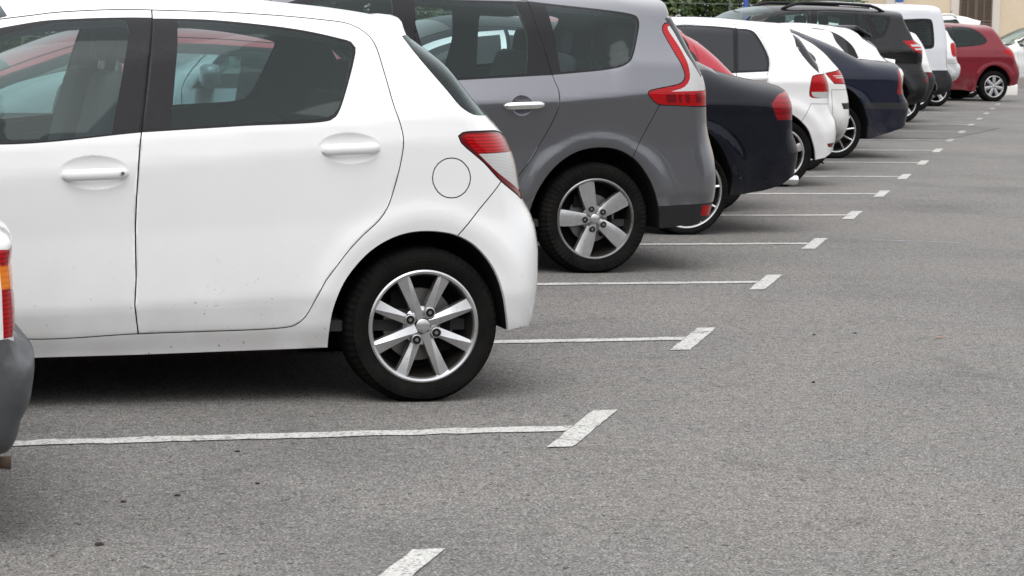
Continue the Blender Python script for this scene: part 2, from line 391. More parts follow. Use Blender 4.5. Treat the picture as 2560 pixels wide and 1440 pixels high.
# ---------------------------------------------------------------- ground and markings
def ground():
    b = MB(); b.add([(-200, -200, 0), (300, -200, 0), (300, 300, 0), (-200, 300, 0)], [(0, 1, 2, 3)], 'asphalt')
    tag(b.build('asphalt_ground'), 'grey weathered asphalt of the car park', 'asphalt', None, 'structure')
    b = MB(); b.add([(10.0, 30.2, .004), (15.0, 29.9, .004), (17.5, 33.3, .004), (17.0, 33.9, .004), (10.0, 34.6, .004)], [(0, 1, 2, 3, 4)], 'asphalt_patch')
    tag(b.build('asphalt_patch'), 'slightly darker repair patch in the asphalt near the far bays', 'asphalt patch', None, 'structure')
    b = MB(); b.add([(7.37, 15.75, .0015), (7.6, 15.66, .0015), (7.9, 15.52, .0015), (7.9, 15.56, .0015), (7.6, 15.70, .0015), (7.37, 15.79, .0015)], [(0, 1, 4, 5), (1, 2, 3, 4)], 'chalk')
    tag(b.build('chalk_scuff'), 'faint pale scuff line on the open asphalt', 'scuff', None, 'structure')
TS = [(1.613, 6.240), (2.899, 8.515), (4.215, 10.866), (5.540, 13.209), (6.841, 15.515), (8.156, 17.821), (9.455, 20.083), (10.764, 22.377), (12.077, 24.680), (13.452, 27.119), (14.838, 29.567), (16.143, 31.830), (17.473, 34.170), (18.803, 36.510), (20.133, 38.850), (21.463, 41.190), (22.793, 43.530), (24.123, 45.870)]
ROW = Vector((1.301, 2.331, 0)).normalized()
def marking(i, x, y):
    z = .0075 if 30 < y < 34.5 else .0035
    # a bar along the row and a bay line that butts against it
    hx = .047; a = .43
    def P(dx, t): return (x + dx + ROW.x * t, y + ROW.y * t, z)
    h = .052
    tl = h / ROW.y
    rg = np.random.default_rng(100 + i); nb = 14; n = 70; L0 = 4.7
    V = []; F = []
    for k in range(nb + 1):                       # the end bar
        t_ = -a + 2 * a * k / nb
        V += [P(-hx + rg.normal() * .002, t_), P(hx + rg.normal() * .002, t_)]
    for k in range(nb): j = 2 * k; F.append((j, j + 1, j + 3, j + 2))
    q = len(V)
    for k in range(n + 1):                        # the bay line butts against it
        xx = x - hx - .004 - L0 * k / n
        for sgn in (-1, 1):
            if k == 0: V.append((x - hx - .004 + ROW.x * sgn * tl, y + sgn * h, z))
            else: V.append((xx, y + sgn * h + rg.normal() * .006, z))
    for k in range(n): j = q + 2 * k; F.append((j, j + 1, j + 3, j + 2))
    b = MB(); b.add(V, F, 'line_paint' if i < 10 else 'line_paint_faded')
    o = b.build('bay_marking')
    bm = bmesh.new(); bm.from_mesh(o.data); bmesh.ops.recalc_face_normals(bm, faces=bm.faces[:]); bm.to_mesh(o.data); bm.free()
    tag(o, MARK[i], 'bay marking', 'white bay lines with end bars painted on the asphalt', 'structure')
MARK = ['white bay line nearest the camera, only its end bar in the frame', 'white bay line between the leftmost van and the big white hatchback', 'white bay line ending right of the big white hatchback rear wheel',
 'white bay line ending right of the grey people carrier, first beyond the white hatchback bumper', 'white bay line running behind the wheel of the grey people carrier', 'white bay line under the tail of the black saloon',
 'white bay line beside the chrome exhaust of the black saloon', 'white bay line under the dented white hatchback', 'white bay line just before the navy saloon wheel', 'white bay line right behind the navy saloon wheel',
 'worn white bay line beyond the navy saloon bumper', 'faded bay line at the edge of the dark asphalt patch', 'faded bay line before the black off-roader wheel', 'faded bay line behind the black off-roader', 'faded bay line before the far white van', 'faded bay line behind the far white van', 'faded bay line beside the far dark red hatchback', 'faded bay line farthest along the row']

# ---------------------------------------------------------------- wheels
def wheel_meshes(kind, R, rim, width=.2):
    """Returns (tyre, rim, hub, disc) meshes; outer face looks to -y, centre at the origin."""
    Rl = R * .968
    t = MB()
    prof = [(rim - .004, .012), (rim + .004, -.004), (rim + .018, -.010), (rim + (R - rim) * .45, -.019), (rim + (R - rim) * .72, -.016), (R - .022, -.004), (R - .008, .010), (R - .001, .030)]
    prof += [(R, .045), (R - .006, .047), (R - .006, .055), (R, .057), (R, .09), (R - .006, .092), (R - .006, .10), (R, .102), (R, width - .05), (R - .006, width - .02), (R - .03, width), (rim + .02, width + .005), (rim - .004, width - .01)]
    t.lathe([(r, y) for r, y in prof], 'rubber', 96, -Rl + .001)
    tm = mesh('tyre', t.V, t.F, t.mats, t.M)
    b = MB(); A = 'alloy_dark' if kind == 'five' else 'alloy'
    lip = [(rim - .003, .004), (rim + .003, -.006), (rim - .003, -.009), (rim - .011, -.006), (rim - .016, .004), (rim - .024, .035), (rim - .034, .09), (rim - .05, .16)]
    b.lathe(lip[:5], A, 96); b.lathe(lip[4:], 'barrel', 96)
    def spoke(a, w0, w1, r0, r1, y0, y1, dy, tw=0., ridge=.35, m=A, wm=None):
        # a tapered bar with a raised ridge, from the hub to the lip
        ca, sa = math.cos(a), math.sin(a); V = []; n = 7
        for k in range(n):
            f = k / (n - 1); r = r0 + (r1 - r0) * f; hw = w0 + (w1 - w0) * (f ** 1.3)
            if wm: hw = w0 * (1 - f) ** 2 + 2 * wm * f * (1 - f) + w1 * f * f
            y = y0 + (y1 - y0) * f; tg = tw * f * f
            rd = tg + hw * ridge * (1 - 2 * f)
            for (tt, yy) in ((tg - hw, y + dy), (tg - hw * .92, y + .002), (rd, y - .006), (tg + hw * .92, y + .002), (tg + hw, y + dy)):
                V.append((ca * r - sa * tt, yy, sa * r + ca * tt))
        F = [(k * 5 + j, k * 5 + j + 1, k * 5 + 6 + j, k * 5 + 5 + j) for k in range(n - 1) for j in range(4)]
        b.add(V, F, m)
    nl, lr = 5, .052
    hubm = MB()
    if kind == 'eight':
        for k in range(8):
            a_ = R_(23 + 45 * k)
            if k % 2 == 0: spoke(a_, .020, .0275, .027, rim - .008, .008, .001, .03, .004, .6)
            else: spoke(a_, .019, .026, .058, rim - .008, .012, .003, .03, -.006, -.6)
        b.lathe([(.0, .016), (.058, .014), (.072, .026), (.074, .05)], A, 32); nl = 4; lo = 64; lr = .056
    elif kind == 'five':
        for k in range(5): spoke(R_(109 + 72 * k), .026, .052, .026, rim - .007, .012, .001, .03, -.012, .5, 'alloy', wm=.050)
        b.lathe([(.0, .012), (.05, .010), (.075, .018), (.080, .05)], A, 32); lo = 112; lr = .060
    elif kind == 'ten':
        for k in range(10): spoke(R_(9 + 36 * k), .011, .009, .04, rim - .006, .012, .002, .018, 0, .2)
        b.lathe([(.0, .010), (.06, .010), (.068, .03)], A, 32); lo = 20
    elif kind == 'seven':
        for k in range(7): spoke(R_(90 + 360 / 7 * k), .022, .036, .03, rim - .004, .002, .0, .016, 0, .0, wm=.040)
        b.lathe([(.0, .004), (.055, .004), (.064, .02)], A, 32); lo = 30
        b.lathe([(rim - .02, .012), (rim - .004, -.004)], A, 64)
    else:
        for k in range(5):
            spoke(R_(90 + 72 * k), .030, .040, .03, rim - .006, .010, .001, .025, 0, .1)
        b.lathe([(.0, .010), (.06, .010), (.068, .03)], A, 32); lo = 54
    rm = b
    hubm.lathe([(.0, .001), (.022, .001), (.0265, .004), (.0275, .012)], 'alloy', 28)
    hubm.lathe([(.0275, .0125), (.0300, .0125), (.0300, .02)], 'seam', 28)
    ym = -.001 if kind == 'eight' else .003
    if kind != 'seven':
        for k in range(nl):
            a = R_(lo + 360 / nl * k); c = (lr * math.cos(a), lr * math.sin(a))
            hubm.lathe2(.0165, .0195, ym, A, c); hubm.disc(.0165, ym + .0005, 'seam', 20, c)
            hubm.disc(.0075, ym - .0015, 'steel', 6, c)
    d = MB(); d.lathe([(.0, .075), (.135, .075), (.137, .080), (.137, .09)], 'steel', 48); d.disc(rim - .04, .12, 'underbody', 48)
    d.box(-.11, -.03, .06, .075, .06, .13, 'underbody'); d.box(.05, .12, .062, .075, -.10, .02, 'underbody')
    return tm, mesh('rim', rm.V, rm.F, rm.mats, rm.M), mesh('hub_cap', hubm.V, hubm.F, hubm.mats, hubm.M, False), mesh('brake_disc', d.V, d.F, d.mats, d.M, False)
def fix(me, ang=40):
    bm = bmesh.new(); bm.from_mesh(me); bmesh.ops.remove_doubles(bm, verts=bm.verts[:], dist=1e-5); bmesh.ops.recalc_face_normals(bm, faces=bm.faces[:])
    for e in bm.edges:
        if len(e.link_faces) == 2 and e.calc_face_angle(0) > R_(ang): e.smooth = False
    for f in bm.faces: f.smooth = True
    bm.to_mesh(me); bm.free()

# ---------------------------------------------------------------- car bodies
def inside(poly, P):
    x, y = poly[:, 0], poly[:, 1]; x2, y2 = np.roll(x, -1), np.roll(y, -1); out = np.zeros(len(P), bool)
    for i in range(0, len(P), 2000):
        px = P[i:i+2000, 0:1]; py = P[i:i+2000, 1:2]
        m = (y[None] > py) != (y2[None] > py)
        xx = (x2 - x)[None] * (py - y[None]) / np.where(y2 == y, 1e-9, y2 - y)[None] + x[None]
        out[i:i+2000] = ((m & (px < xx)).sum(1) % 2) == 1
    return out
def area(p): return .5 * np.sum(p[:, 0] * np.roll(p[:, 1], -1) - np.roll(p[:, 0], -1) * p[:, 1])
def grow(p, d):
    """Offset a closed polygon outward by d."""
    s = 1 if area(p) > 0 else -1
    a = p - np.roll(p, 1, 0); b = np.roll(p, -1, 0) - p
    a /= np.maximum(np.linalg.norm(a, axis=1), 1e-9)[:, None]; b /= np.maximum(np.linalg.norm(b, axis=1), 1e-9)[:, None]
    na = np.stack([a[:, 1], -a[:, 0]], 1) * s; nb = np.stack([b[:, 1], -b[:, 0]], 1) * s
    n = na + nb; k = np.maximum((n * na).sum(1), .7)
    return p + n / k[:, None] * d
def dedupe(p, closed=True, e=6e-4):
    out = [p[0]]
    for q in p[1:]:
        if np.linalg.norm(q - out[-1]) > e: out.append(q)
    if closed and np.linalg.norm(out[0] - out[-1]) <= e: out.pop()
    return np.array(out)
BOTH = {'body', 'bumper', 'rear_window', 'windscreen', 'cladding'}
def generic_doors(sp, dense, style):
    wb = sp['wb']; belt = sp['keys'][-2][1]
    bl = lambda u: float(np.interp(u, *zip(*belt))) + .03
    top = dense[dense[:, 1] > .75]
    us = np.linspace(-3.2, .8, 161); vt = np.array([max([t[1] for t in top if abs(t[0] - u) < .03] or [0]) for u in us]); ok = vt > 0
    vtop = lambda u: float(np.interp(u, us[ok], vt[ok]))
    g = 'glass' if sp.get('clear') else 'dglass'
    def win(ua, ub, mg):
        U = np.linspace(ua, ub, 12); T = [(u, vtop(u) - mg) for u in U]
        T = [(u, v) for u, v in T if v > bl(u) + .03]
        if len(T) < 3: return None
        a, b2 = T[0][0], T[-1][0]
        return [(a, bl(a)), (a, bl(a))] + [T[0]] + T[1:-1] + [T[-1]] + ([T[-1]] if style == 'van' else []) + [(b2, bl(b2)), (b2, bl(b2))]
    def door(ua, ub):
        U = np.linspace(ua, ub, 9); T = [(u, max(vtop(u) - .055, bl(u))) for u in U]
        return [(ua, .30), (ua, .30)] + T + [(ub, .5 if ub > -.6 else .3)] + ([(-.62, .33), (-.66, .30)] if ub > -.6 else [(ub, .3)])
    mid = -.40 * wb; ds = []; rg = []
    if style == 'hatch':
        ds = [('front_door', door(-.86 * wb, mid)), ('rear_door', door(mid, -.16))]
        W = [('front_door', -.84 * wb, mid - .04), ('rear_door', mid + .04, -.2)]
    elif style == 'sedan':
        ds = [('front_door', door(-.86 * wb, mid)), ('rear_door', door(mid, -.2))]
        W = [('front_door', -.84 * wb, mid - .04)]
    else:
        ds = [('front_door', door(-.86 * wb, -.33 * wb))]
        W = [('front_door', -.84 * wb, -.33 * wb - .04)]
    for nm, a, b2 in W:
        p = win(a, b2, .10)
        if p is None: continue
        q = dedupe(crom(p, .04, True))
        rg.append((nm + '#trim', 'black', grow(q, .02), {'raw': 1})); rg.append((nm + '/window', g, q, {'raw': 1}))
    return ds, rg
def arc(cu, cv, ra, v0, n=22):
    a0 = math.asin(max(-1, min(1, (v0 - cv) / ra)))
    return [(cu + ra * math.cos(a), cv + ra * math.sin(a)) for a in np.linspace(a0, math.pi - a0, n)]

def build_car(key, name, label, colour, g=.04, interior=False, wheel='plain', rim=.215, cat='car', group='cars parked in the angled bays'):
    sp = SPECS[key]; W = sp['W']; wb = sp['wb']; R = sp['R']; n = sp['n']
    raw = sp['out']; P = np.array([r[:2] for r in raw]); Dv = np.array([r[2] for r in raw])
    dense = dedupe(crom(P, .03), False)
    d0 = np.array([Dv[np.argmin(np.linalg.norm(P - q, axis=1))] for q in dense]); d0 = np.convolve(np.pad(d0, 4, 'edge'), np.ones(9) / 9, 'valid')
    ra = R + .062
    sf = Surf(dense, d0, W, sp['keys'], n, arches=[(0, R, ra + .045, sp['flare']), (-wb, R, ra + .045, sp['flare'])], dimples=sp['dimples'], taper=(.055, -wb + .35))
    # lower edge, from the rear bumper to the nose
    lo = []; arches = []
    if 'rarch' in sp:
        q = sp['rarch']; dup = [i for i in range(len(q) - 1) if q[i] == q[i + 1]]
        pre = q[:dup[0] + 1]
        ap = [tuple(x) for x in crom(q[dup[0] + 1:dup[1] + 1], .025)]
        lo += pre[:-1] if False else pre; arches.append((ap, 0)); lo += ap + list(sp['sill'])
    else:
        ap = arc(0, R, ra, .22); ap[0] = (min(ap[0][0], dense[0][0] - .03), ap[0][1])
        arches.append((ap, 0)); lo += ap
    fa = arc(-wb, R, ra, .21); lo = [p for p in lo if p[0] > fa[0][0] + .05]
    arches.append((fa, -wb)); lo += fa
    lo = dedupe(np.array(lo, float), False)
    sil = dedupe(np.vstack([dense, lo[::-1]]))
    regs = []                                            # (key, material, polygon, options)
    doors = sp['doors']; extra = []
    if isinstance(doors, str): doors, extra = generic_doors(sp, dense, doors)
    def strip(a, b, ins):
        ia = np.argmin(np.linalg.norm(dense - np.array(a), axis=1)); ib = np.argmin(np.linalg.norm(dense - np.array(b), axis=1))
        i0, i1 = min(ia, ib), max(ia, ib); s = dense[i0:i1 + 1]; t = np.gradient(s, axis=0); t /= np.linalg.norm(t, axis=1)[:, None]
        nn = np.stack([-t[:, 1], t[:, 0]], 1)
        return np.vstack([s - nn * .05, (s + nn * ins)[::-1]])
    # windscreen from the traced nose of the outline
    iw = [r for r in raw if r[0] < -.55 * wb and r[1] > .9 * sp['keys'][-2][1][0][1]]
    seg = [d for d in dense if -.93 * wb < d[0] < -.60 * wb and d[1] > sp['keys'][-2][1][0][1] + .06]
    if len(seg) > 3: regs.append(('windscreen', 'glass' if sp.get('clear') or key in CLEAR else 'dglass', strip(seg[0], seg[-1], .07), {}))
    regs.append(('headlight', 'clear', np.array([(-wb - .62, .62), (-wb - .36, .70), (-wb - .42, .80), (-wb - 1.2, .80), (-wb - 1.2, .62)]), {'wmin': .42}))
    for k, m_, p, o in sp['reg']:
        if o.get('before'): regs.append((k, m_, dedupe(crom(p, .03, True)), o))
    for nm, p in doors:
        q = dedupe(crom(p, .03, True)); regs.append(('body#seam', 'seam', grow(q, .0012), {})); 
    for nm, p in doors:
        q = dedupe(crom(p, .03, True)); regs.append((nm, 'paint', grow(q, -.0026), {}))
    for k, m_, p, o in list(sp['reg']) + extra:
        if o.get('before'): continue
        if o.get('raw'): q = np.array(p)
        elif isinstance(p, tuple) and p[0] == 'S': q = strip(p[1], p[2], p[3])
        else: q = dedupe(crom(p, .03, True))
        if o.get('seam'): regs.append(('body#seam', 'seam', grow(q, .0042), o))
        if o.get('frame'): regs.append(('body#seam', 'seam', grow(q, o['frame']), o))
        regs.append((k, m_, q, o))
    # points of the triangulation
    V2 = []; faces = []
    def addpoly(q):
        if area(q) < 0: q = q[::-1]
        k = len(V2); V2.extend(map(tuple, q)); faces.append(list(range(k, k + len(q))))
    addpoly(sil)
    for r in regs: addpoly(r[2])
    rolled = {'front_door', 'rear_door'} if g <= .03 else set()
    ring = [grow(r[2], -.006) for r in regs if r[0] in rolled]
    con = np.array(V2)
    mn, mx = sil.min(0), sil.max(0); gp = []
    for j, vv in enumerate(np.arange(mn[1], mx[1], g * .87)):
        for uu in np.arange(mn[0] + (j % 2) * g / 2, mx[0], g): gp.append((uu, vv))
    gp = np.array(gp); gp = gp[inside(sil, gp)]
    t = np.gradient(dense, axis=0); t /= np.maximum(np.linalg.norm(t, axis=1), 1e-9)[:, None]; nn = np.stack([-t[:, 1], t[:, 0]], 1)
    rows = []
    for fr in (.4, .6, .74, .85, .92, .97, .992):
        d = d0 * (1 - (1 - fr ** n) ** (1 / n)); q = dense + nn * d[:, None]; q = q[inside(sil, q)]
        if len(q):
            D, Z = sf.dist(q[:, 0], q[:, 1]); dd = Z * (1 - (1 - fr ** n) ** (1 / n)); rows.append(q[np.abs(D - dd) < .3 * dd + .002])
    D, Z = sf.dist(gp[:, 0], gp[:, 1]); gp = gp[D > Z * .75]
    def far_from(Q, C, r):
        keep = np.ones(len(Q), bool)
        for i in range(0, len(Q), 1500):
            keep[i:i+1500] = (((Q[i:i+1500, None] - C[None]) ** 2).sum(-1)).min(1) > r * r
        return keep
    rows = np.vstack(rows)
    rows = rows[far_from(rows, con, 2.5e-3)]
    seen = {}; keep = []
    for i_, q in enumerate(rows):
        kx, ky = int(q[0] // .004), int(q[1] // .004)
        if any((kx + dx, ky + dy) in seen and np.hypot(*(rows[seen[(kx + dx, ky + dy)]] - q)) < .003 for dx in (-1, 0, 1) for dy in (-1, 0, 1)): continue
        seen[(kx, ky)] = i_; keep.append(i_)
    rows = rows[keep]
    gp = gp[far_from(gp, con, .3 * g)]; gp = gp[far_from(gp, rows, .35 * g)]
    dish = [np.array([(cu + a_ * k_ * math.cos(t_), cv_ + b_ * k_ * math.sin(t_)) for t_ in np.arange(nn_) * 2 * math.pi / nn_]) for cu, cv_, a_, b_, dp_ in sp['dimples'] for k_, nn_ in ((1.04, 56), (1, 56), (.96, 56), (.88, 48), (.75, 40), (.55, 28), (.3, 14))]
    if dish: con = np.vstack([con] + dish); ring = ring + dish
    for q in ring: V2.extend(map(tuple, q[inside(sil, q)]))
    V2.extend(map(tuple, rows)); V2.extend(map(tuple, gp))
    cv, ce, cf, ov, oe, of = delaunay_2d_cdt([Vector(p) for p in V2], [], faces, 0, 2e-4)
    cv = np.array([tuple(p) for p in cv]); u, v = cv[:, 0], cv[:, 1]
    w = sf.w3(u, v); nr = sf.normal(u, v, w)
    acc = {}
    def put(key_, mname, side, tri):
        a = acc.setdefault(key_, dict(idx={}, V=[], N=[], F=[], M=[], mats=[]))
        if mname not in a['mats']: a['mats'].append(mname)
        f = []
        for i in tri:
            k = (int(i), side)
            if k not in a['idx']:
                a['idx'][k] = len(a['V']); a['V'].append((u[i], -side * w[i], v[i])); a['N'].append((nr[i][0], -side * nr[i][2], nr[i][1]))
            f.append(a['idx'][k])
        if side > 0: f = f[::1]
        else: f = f[::-1]
        a['F'].append(f); a['M'].append(a['mats'].index(mname))
    pm = {'paint': colour}
    dix = {}
    for i_, r in enumerate(regs):
        if r[0] in ('front_door', 'rear_door'): dix.setdefault(r[0], []).append(i_ + 1)
    linF = []
    tri3 = np.array([t_ for t_ in cf if len(t_) == 3]); cen = cv[tri3].mean(1)
    own = [inside(sil, cen)] + [inside(r[2], cen) for r in regs]; own = np.array(own).T
    for tri, ow in zip(tri3, own):
        if not ow[0]: continue
        src = np.nonzero(ow)[0]
        a, b, c = tri
        ar = (u[b] - u[a]) * (v[c] - v[a]) - (u[c] - u[a]) * (v[b] - v[a])
        if ar < 0: tri = [a, c, b]
        wc = (w[a] + w[b] + w[c]) / 3; vc = (v[a] + v[b] + v[c]) / 3
        for side in (1, -1):
            kk, mm = 'body', 'paint'
            for r in sorted((x for x in src if x > 0), reverse=True):
                q = regs[r - 1]; o = q[3]
                if o.get('wmin') and wc < o['wmin']: continue
                if o.get('near') and side < 0: continue
                base_ = q[0].split('#')[0].split('/')[0]
                if q[0] != base_ and base_ in dix and not any(x in src for x in dix[base_]): continue
                kk, mm = q[0], q[1]; break
            path = kk.split('#')[0]
            put((path, 0 if path in BOTH else side), pm.get(mm, mm), side, tri)
            if interior and mm not in ('glass', 'dglass', 'red', 'clear', 'darkred', 'deepred') and vc > .45 and wc > .2: linF.append((side, tri))
    # ---- objects
    x, y = sp['pos']
    root = empty(name, (x, y, 0), math.pi if sp.get('flip') else 0)
    tag(root, label, cat, group)
    made = {}
    order = sorted(acc, key=lambda k: k[0].count('/'))
    # lower lips close the underside of bumpers and sills
    lw = sf.w3(lo[:, 0], lo[:, 1]); a = acc[('body', 0)]
    for side in (1, -1):
        for i in range(len(lo) - 1):
            p, q = lo[i], lo[i + 1]
            if any(abs(p[0] - c) < ra + .05 and p[1] > .3 for c in (0, -wb)): continue
            k = len(a['V'])
            for (pp, ww) in ((p, lw[i]), (q, lw[i + 1])):
                for fw in (1., 0. if pp[0] > .2 else .8):
                    a['V'].append((pp[0], -side * ww * fw, pp[1] + (0 if fw == 1 else .015))); a['N'].append((0, -side * .3, -.95))
            a['F'].append([k, k + 1, k + 3, k + 2]); a['M'].append(a['mats'].index(colour) if colour in a['mats'] else 0)
    for k in order:
        a = acc[k]; path = k[0]; parts = path.split('/'); par = root
        if len(parts) == 2: par = made.get((parts[0], k[1]), root)
        if parts[-1] in rolled:
            A = np.array(a['V']); NN = np.array(a['N']); cnt = {}; inn = {}
            for f in a['F']:
                cn = A[f].mean(0)
                for i in range(3):
                    e_ = tuple(sorted((f[i], f[(i + 1) % 3]))); cnt[e_] = cnt.get(e_, 0) + 1
                    inn.setdefault(f[i], []).append(cn)
            dp = np.vstack([dedupe(crom(p_, .01, True)) for nm_, p_ in doors if nm_ == parts[-1]])
            for bv in {i for e_, c_ in cnt.items() if c_ == 1 for i in e_}:
                if np.min(np.linalg.norm(dp - A[bv][[0, 2]], axis=1)) > .0065: continue
                d_ = A[bv] - np.mean(inn[bv], 0); d_ /= np.linalg.norm(d_) + 1e-9; q_ = NN[bv] + .4 * d_; NN[bv] = q_ / np.linalg.norm(q_)
            a['N'] = list(NN)
        me = mesh(parts[-1], a['V'], a['F'], a['mats'], a['M'], True, a['N'])
        made[k] = link(parts[-1], me, par)
    if linF:
        idx = {}; V = []; F = []
        for side, tri in linF:
            f = []
            for i in tri:
                kk = (int(i), side)
                if kk not in idx:
                    idx[kk] = len(V); o = -.03; V.append((u[i] + nr[i][0] * o, -side * max(w[i] + nr[i][2] * o, 0), v[i] + nr[i][1] * o))
                f.append(idx[kk])
            F.append(f if side < 0 else f[::-1])
        link('interior_trim', mesh('interior_trim', V, F, ['lining']), root)
    # wheel arches
    for ap, cu in arches:
        ap = np.array(ap); aw = sf.w3(ap[:, 0], ap[:, 1])
        for side in (1, -1):
            b = MB(); V = []; m_ = len(ap)
            for fw, sh in ((0, 0), (.012, .004), (.03, .005), (.30, .0)):
                for i in range(m_):
                    dx, dz = ap[i][0] - cu, ap[i][1] - R; rr = math.hypot(dx, dz); s_ = 1 - sh / rr
                    V.append((cu + dx * s_, -side * max(aw[i] - fw, .3), R + dz * s_))
            F = [(r * m_ + i, r * m_ + i + 1, (r + 1) * m_ + i + 1, (r + 1) * m_ + i) for r in range(3) for i in range(m_ - 1)]
            b.add(V, F[:m_ - 1], colour); b.F += [f for f in F[m_ - 1:]]; b.M += [b.mi('underbody')] * (2 * (m_ - 1))
            b.F.append(tuple(range(3 * m_, 4 * m_))); b.M.append(b.mi('underbody'))
            o = b.build('wheel_arch', root, True)
    b = MB(); x1 = min(dense[0][0] - .14, .30)
    b.box(-wb - .5, x1, -.5, .5, .21, .36, 'underbody'); b.box(-wb + ra + .04, -ra - .04, -W + .11, -.5, .2, .34, 'underbody'); b.box(-wb + ra + .04, -ra - .04, .5, W - .11, .2, .34, 'underbody')
    b.tube([(-wb, -W + .2, R), (-wb, W - .2, R)], .04, 'underbody'); b.tube([(0, -W + .2, R), (0, W - .2, R)], .05, 'underbody')
    b.build('underbody', root)
    # wheels
    tm, rm, hm, dm = wheel_meshes(wheel, R, rim)
    for me in (tm, rm, hm, dm): fix(me)
    for cu in (0, -wb):
        for side in (1, -1):
            e = empty('wheel', (cu, -side * (W - sp['tin']) , R * .968), 0 if side > 0 else math.pi, root)
            for nm, me in (('tyre', tm), ('rim', rm), ('hub_cap', hm), ('brake_disc', dm)): link(nm, me, e)
    # handles
    for dn, (hu, hv), ln, m_ in sp['handles']:
        U = np.array([hu - ln / 2, hu, hu + ln / 2]); 
        for side in (1, -1):
            b = MB(); V = []; F = []; nseg = 12; nr_ = 8; tl = .045 if m_ != 'chrome' else .045
            for k in range(nseg + 1):
                f = k / nseg; uu = hu + (f - .5) * ln; vv = hv + (f - .5) * ln * tl
                ww = float(sf.w3(np.array([uu]), np.array([vv]))[0])
                wend = float(sf.w3(np.array([hu - ln * .5]), np.array([hv]))[0]) * (1 - f) + f * float(sf.w3(np.array([hu + ln * .5]), np.array([hv]))[0])
                e = (1 - abs(2 * f - 1) ** 6); hz = .0205 * max(e, .05) ** .4; out = wend + .008 + .016 * (1 - (2 * f - 1) ** 4)
                th = .011 * max(e, .05) ** .4
                for j in range(nr_):
                    an = 2 * math.pi * j / nr_; V.append((uu, -side * (out + th * math.cos(an)), vv + hz * math.sin(an)))
            for k in range(nseg):
                for j in range(nr_): F.append((k * nr_ + j, k * nr_ + (j + 1) % nr_, (k + 1) * nr_ + (j + 1) % nr_, (k + 1) * nr_ + j))
            F += [tuple(range(nr_)), tuple(nseg * nr_ + j for j in range(nr_))]
            b.add(V, F, pm.get(m_, m_))
            for f in (-.42, .42):
                uu = hu + f * ln; ww = float(sf.w3(np.array([uu]), np.array([hv]))[0]); vv = hv + f * ln * tl
                b.rbox((uu, -side * (ww + .006), vv), (.03, .028, .024), pm.get(m_, m_), .008)
            if key == 'B' and dn == 'front_door':
                b.lathe([(.0, 0)] + [(.006, 0), (.007, .003)], 'steel', 12)
                k = len(b.V) - 36; uu = hu + .4 * ln
                for i in range(k, len(b.V)): x_, y_, z_ = b.V[i]; b.V[i] = (x_ + uu, -side * (float(sf.w3(np.array([uu]), np.array([hv]))[0]) + .034 + y_), z_ + hv + .004)
            o = b.build('handle', made.get((dn, side), root), True); fix(o.data, 60)
    # mirrors
    for side in (1, -1):
        b = MB(); uu = -.80 * wb; vv = sp['keys'][-2][1][0][1] + .07
        ww = float(sf.w3(np.array([uu]), np.array([vv - .02]))[0])
        b.rbox((uu, -side * (ww + .11), vv + .02), (.10, .19, .13), colour, .045); b.rbox((uu + .02, -side * (ww + .02), vv - .03), (.05, .10, .03), 'black', .01)
        o = b.build('side_mirror', root, True); fix(o.data, 60)
    if interior: cabin(root, sp, W, wb)
    if sp.get('rails'):
        a0, a1 = (-1.42, .10) if key == 'S' else (-1.4, -.2)
        for side in (1, -1):
            U = np.linspace(a0, a1, 15); pts = []
            for k, uu in enumerate(U):
                tv = float(np.interp(uu, dense[::-1][:, 0][dense[::-1][:, 1] > 1.2], dense[::-1][:, 1][dense[::-1][:, 1] > 1.2]))
                f = k / 14; lift = .075 * min(1, (f * 6) ** .7, ((1 - f) * 8) ** .7)
                pts.append((uu, -side * W * .66, tv - .045 + lift))
            b = MB(); b.tube(pts, [.022] * 15, 'black' if key == 'S' else colour, 8); o = b.build('roof_rail', root, True)
    if 'exhaust' in sp:
        (eu, ev), er, em = sp['exhaust']; b = MB()
        b.tube([(eu - .35, -W * .5, ev + .01), (eu - .02, -W * .5, ev), (eu + .06, -W * .5, ev - .004)], [er * .8, er, er], em, 16, False)
        b.tube([(eu - .1, -W * .5, ev), (eu + .05, -W * .5, ev - .004)], er * .86, 'underbody', 14)
        o = b.build('exhaust_pipe', root, True)
    return root, sf, made

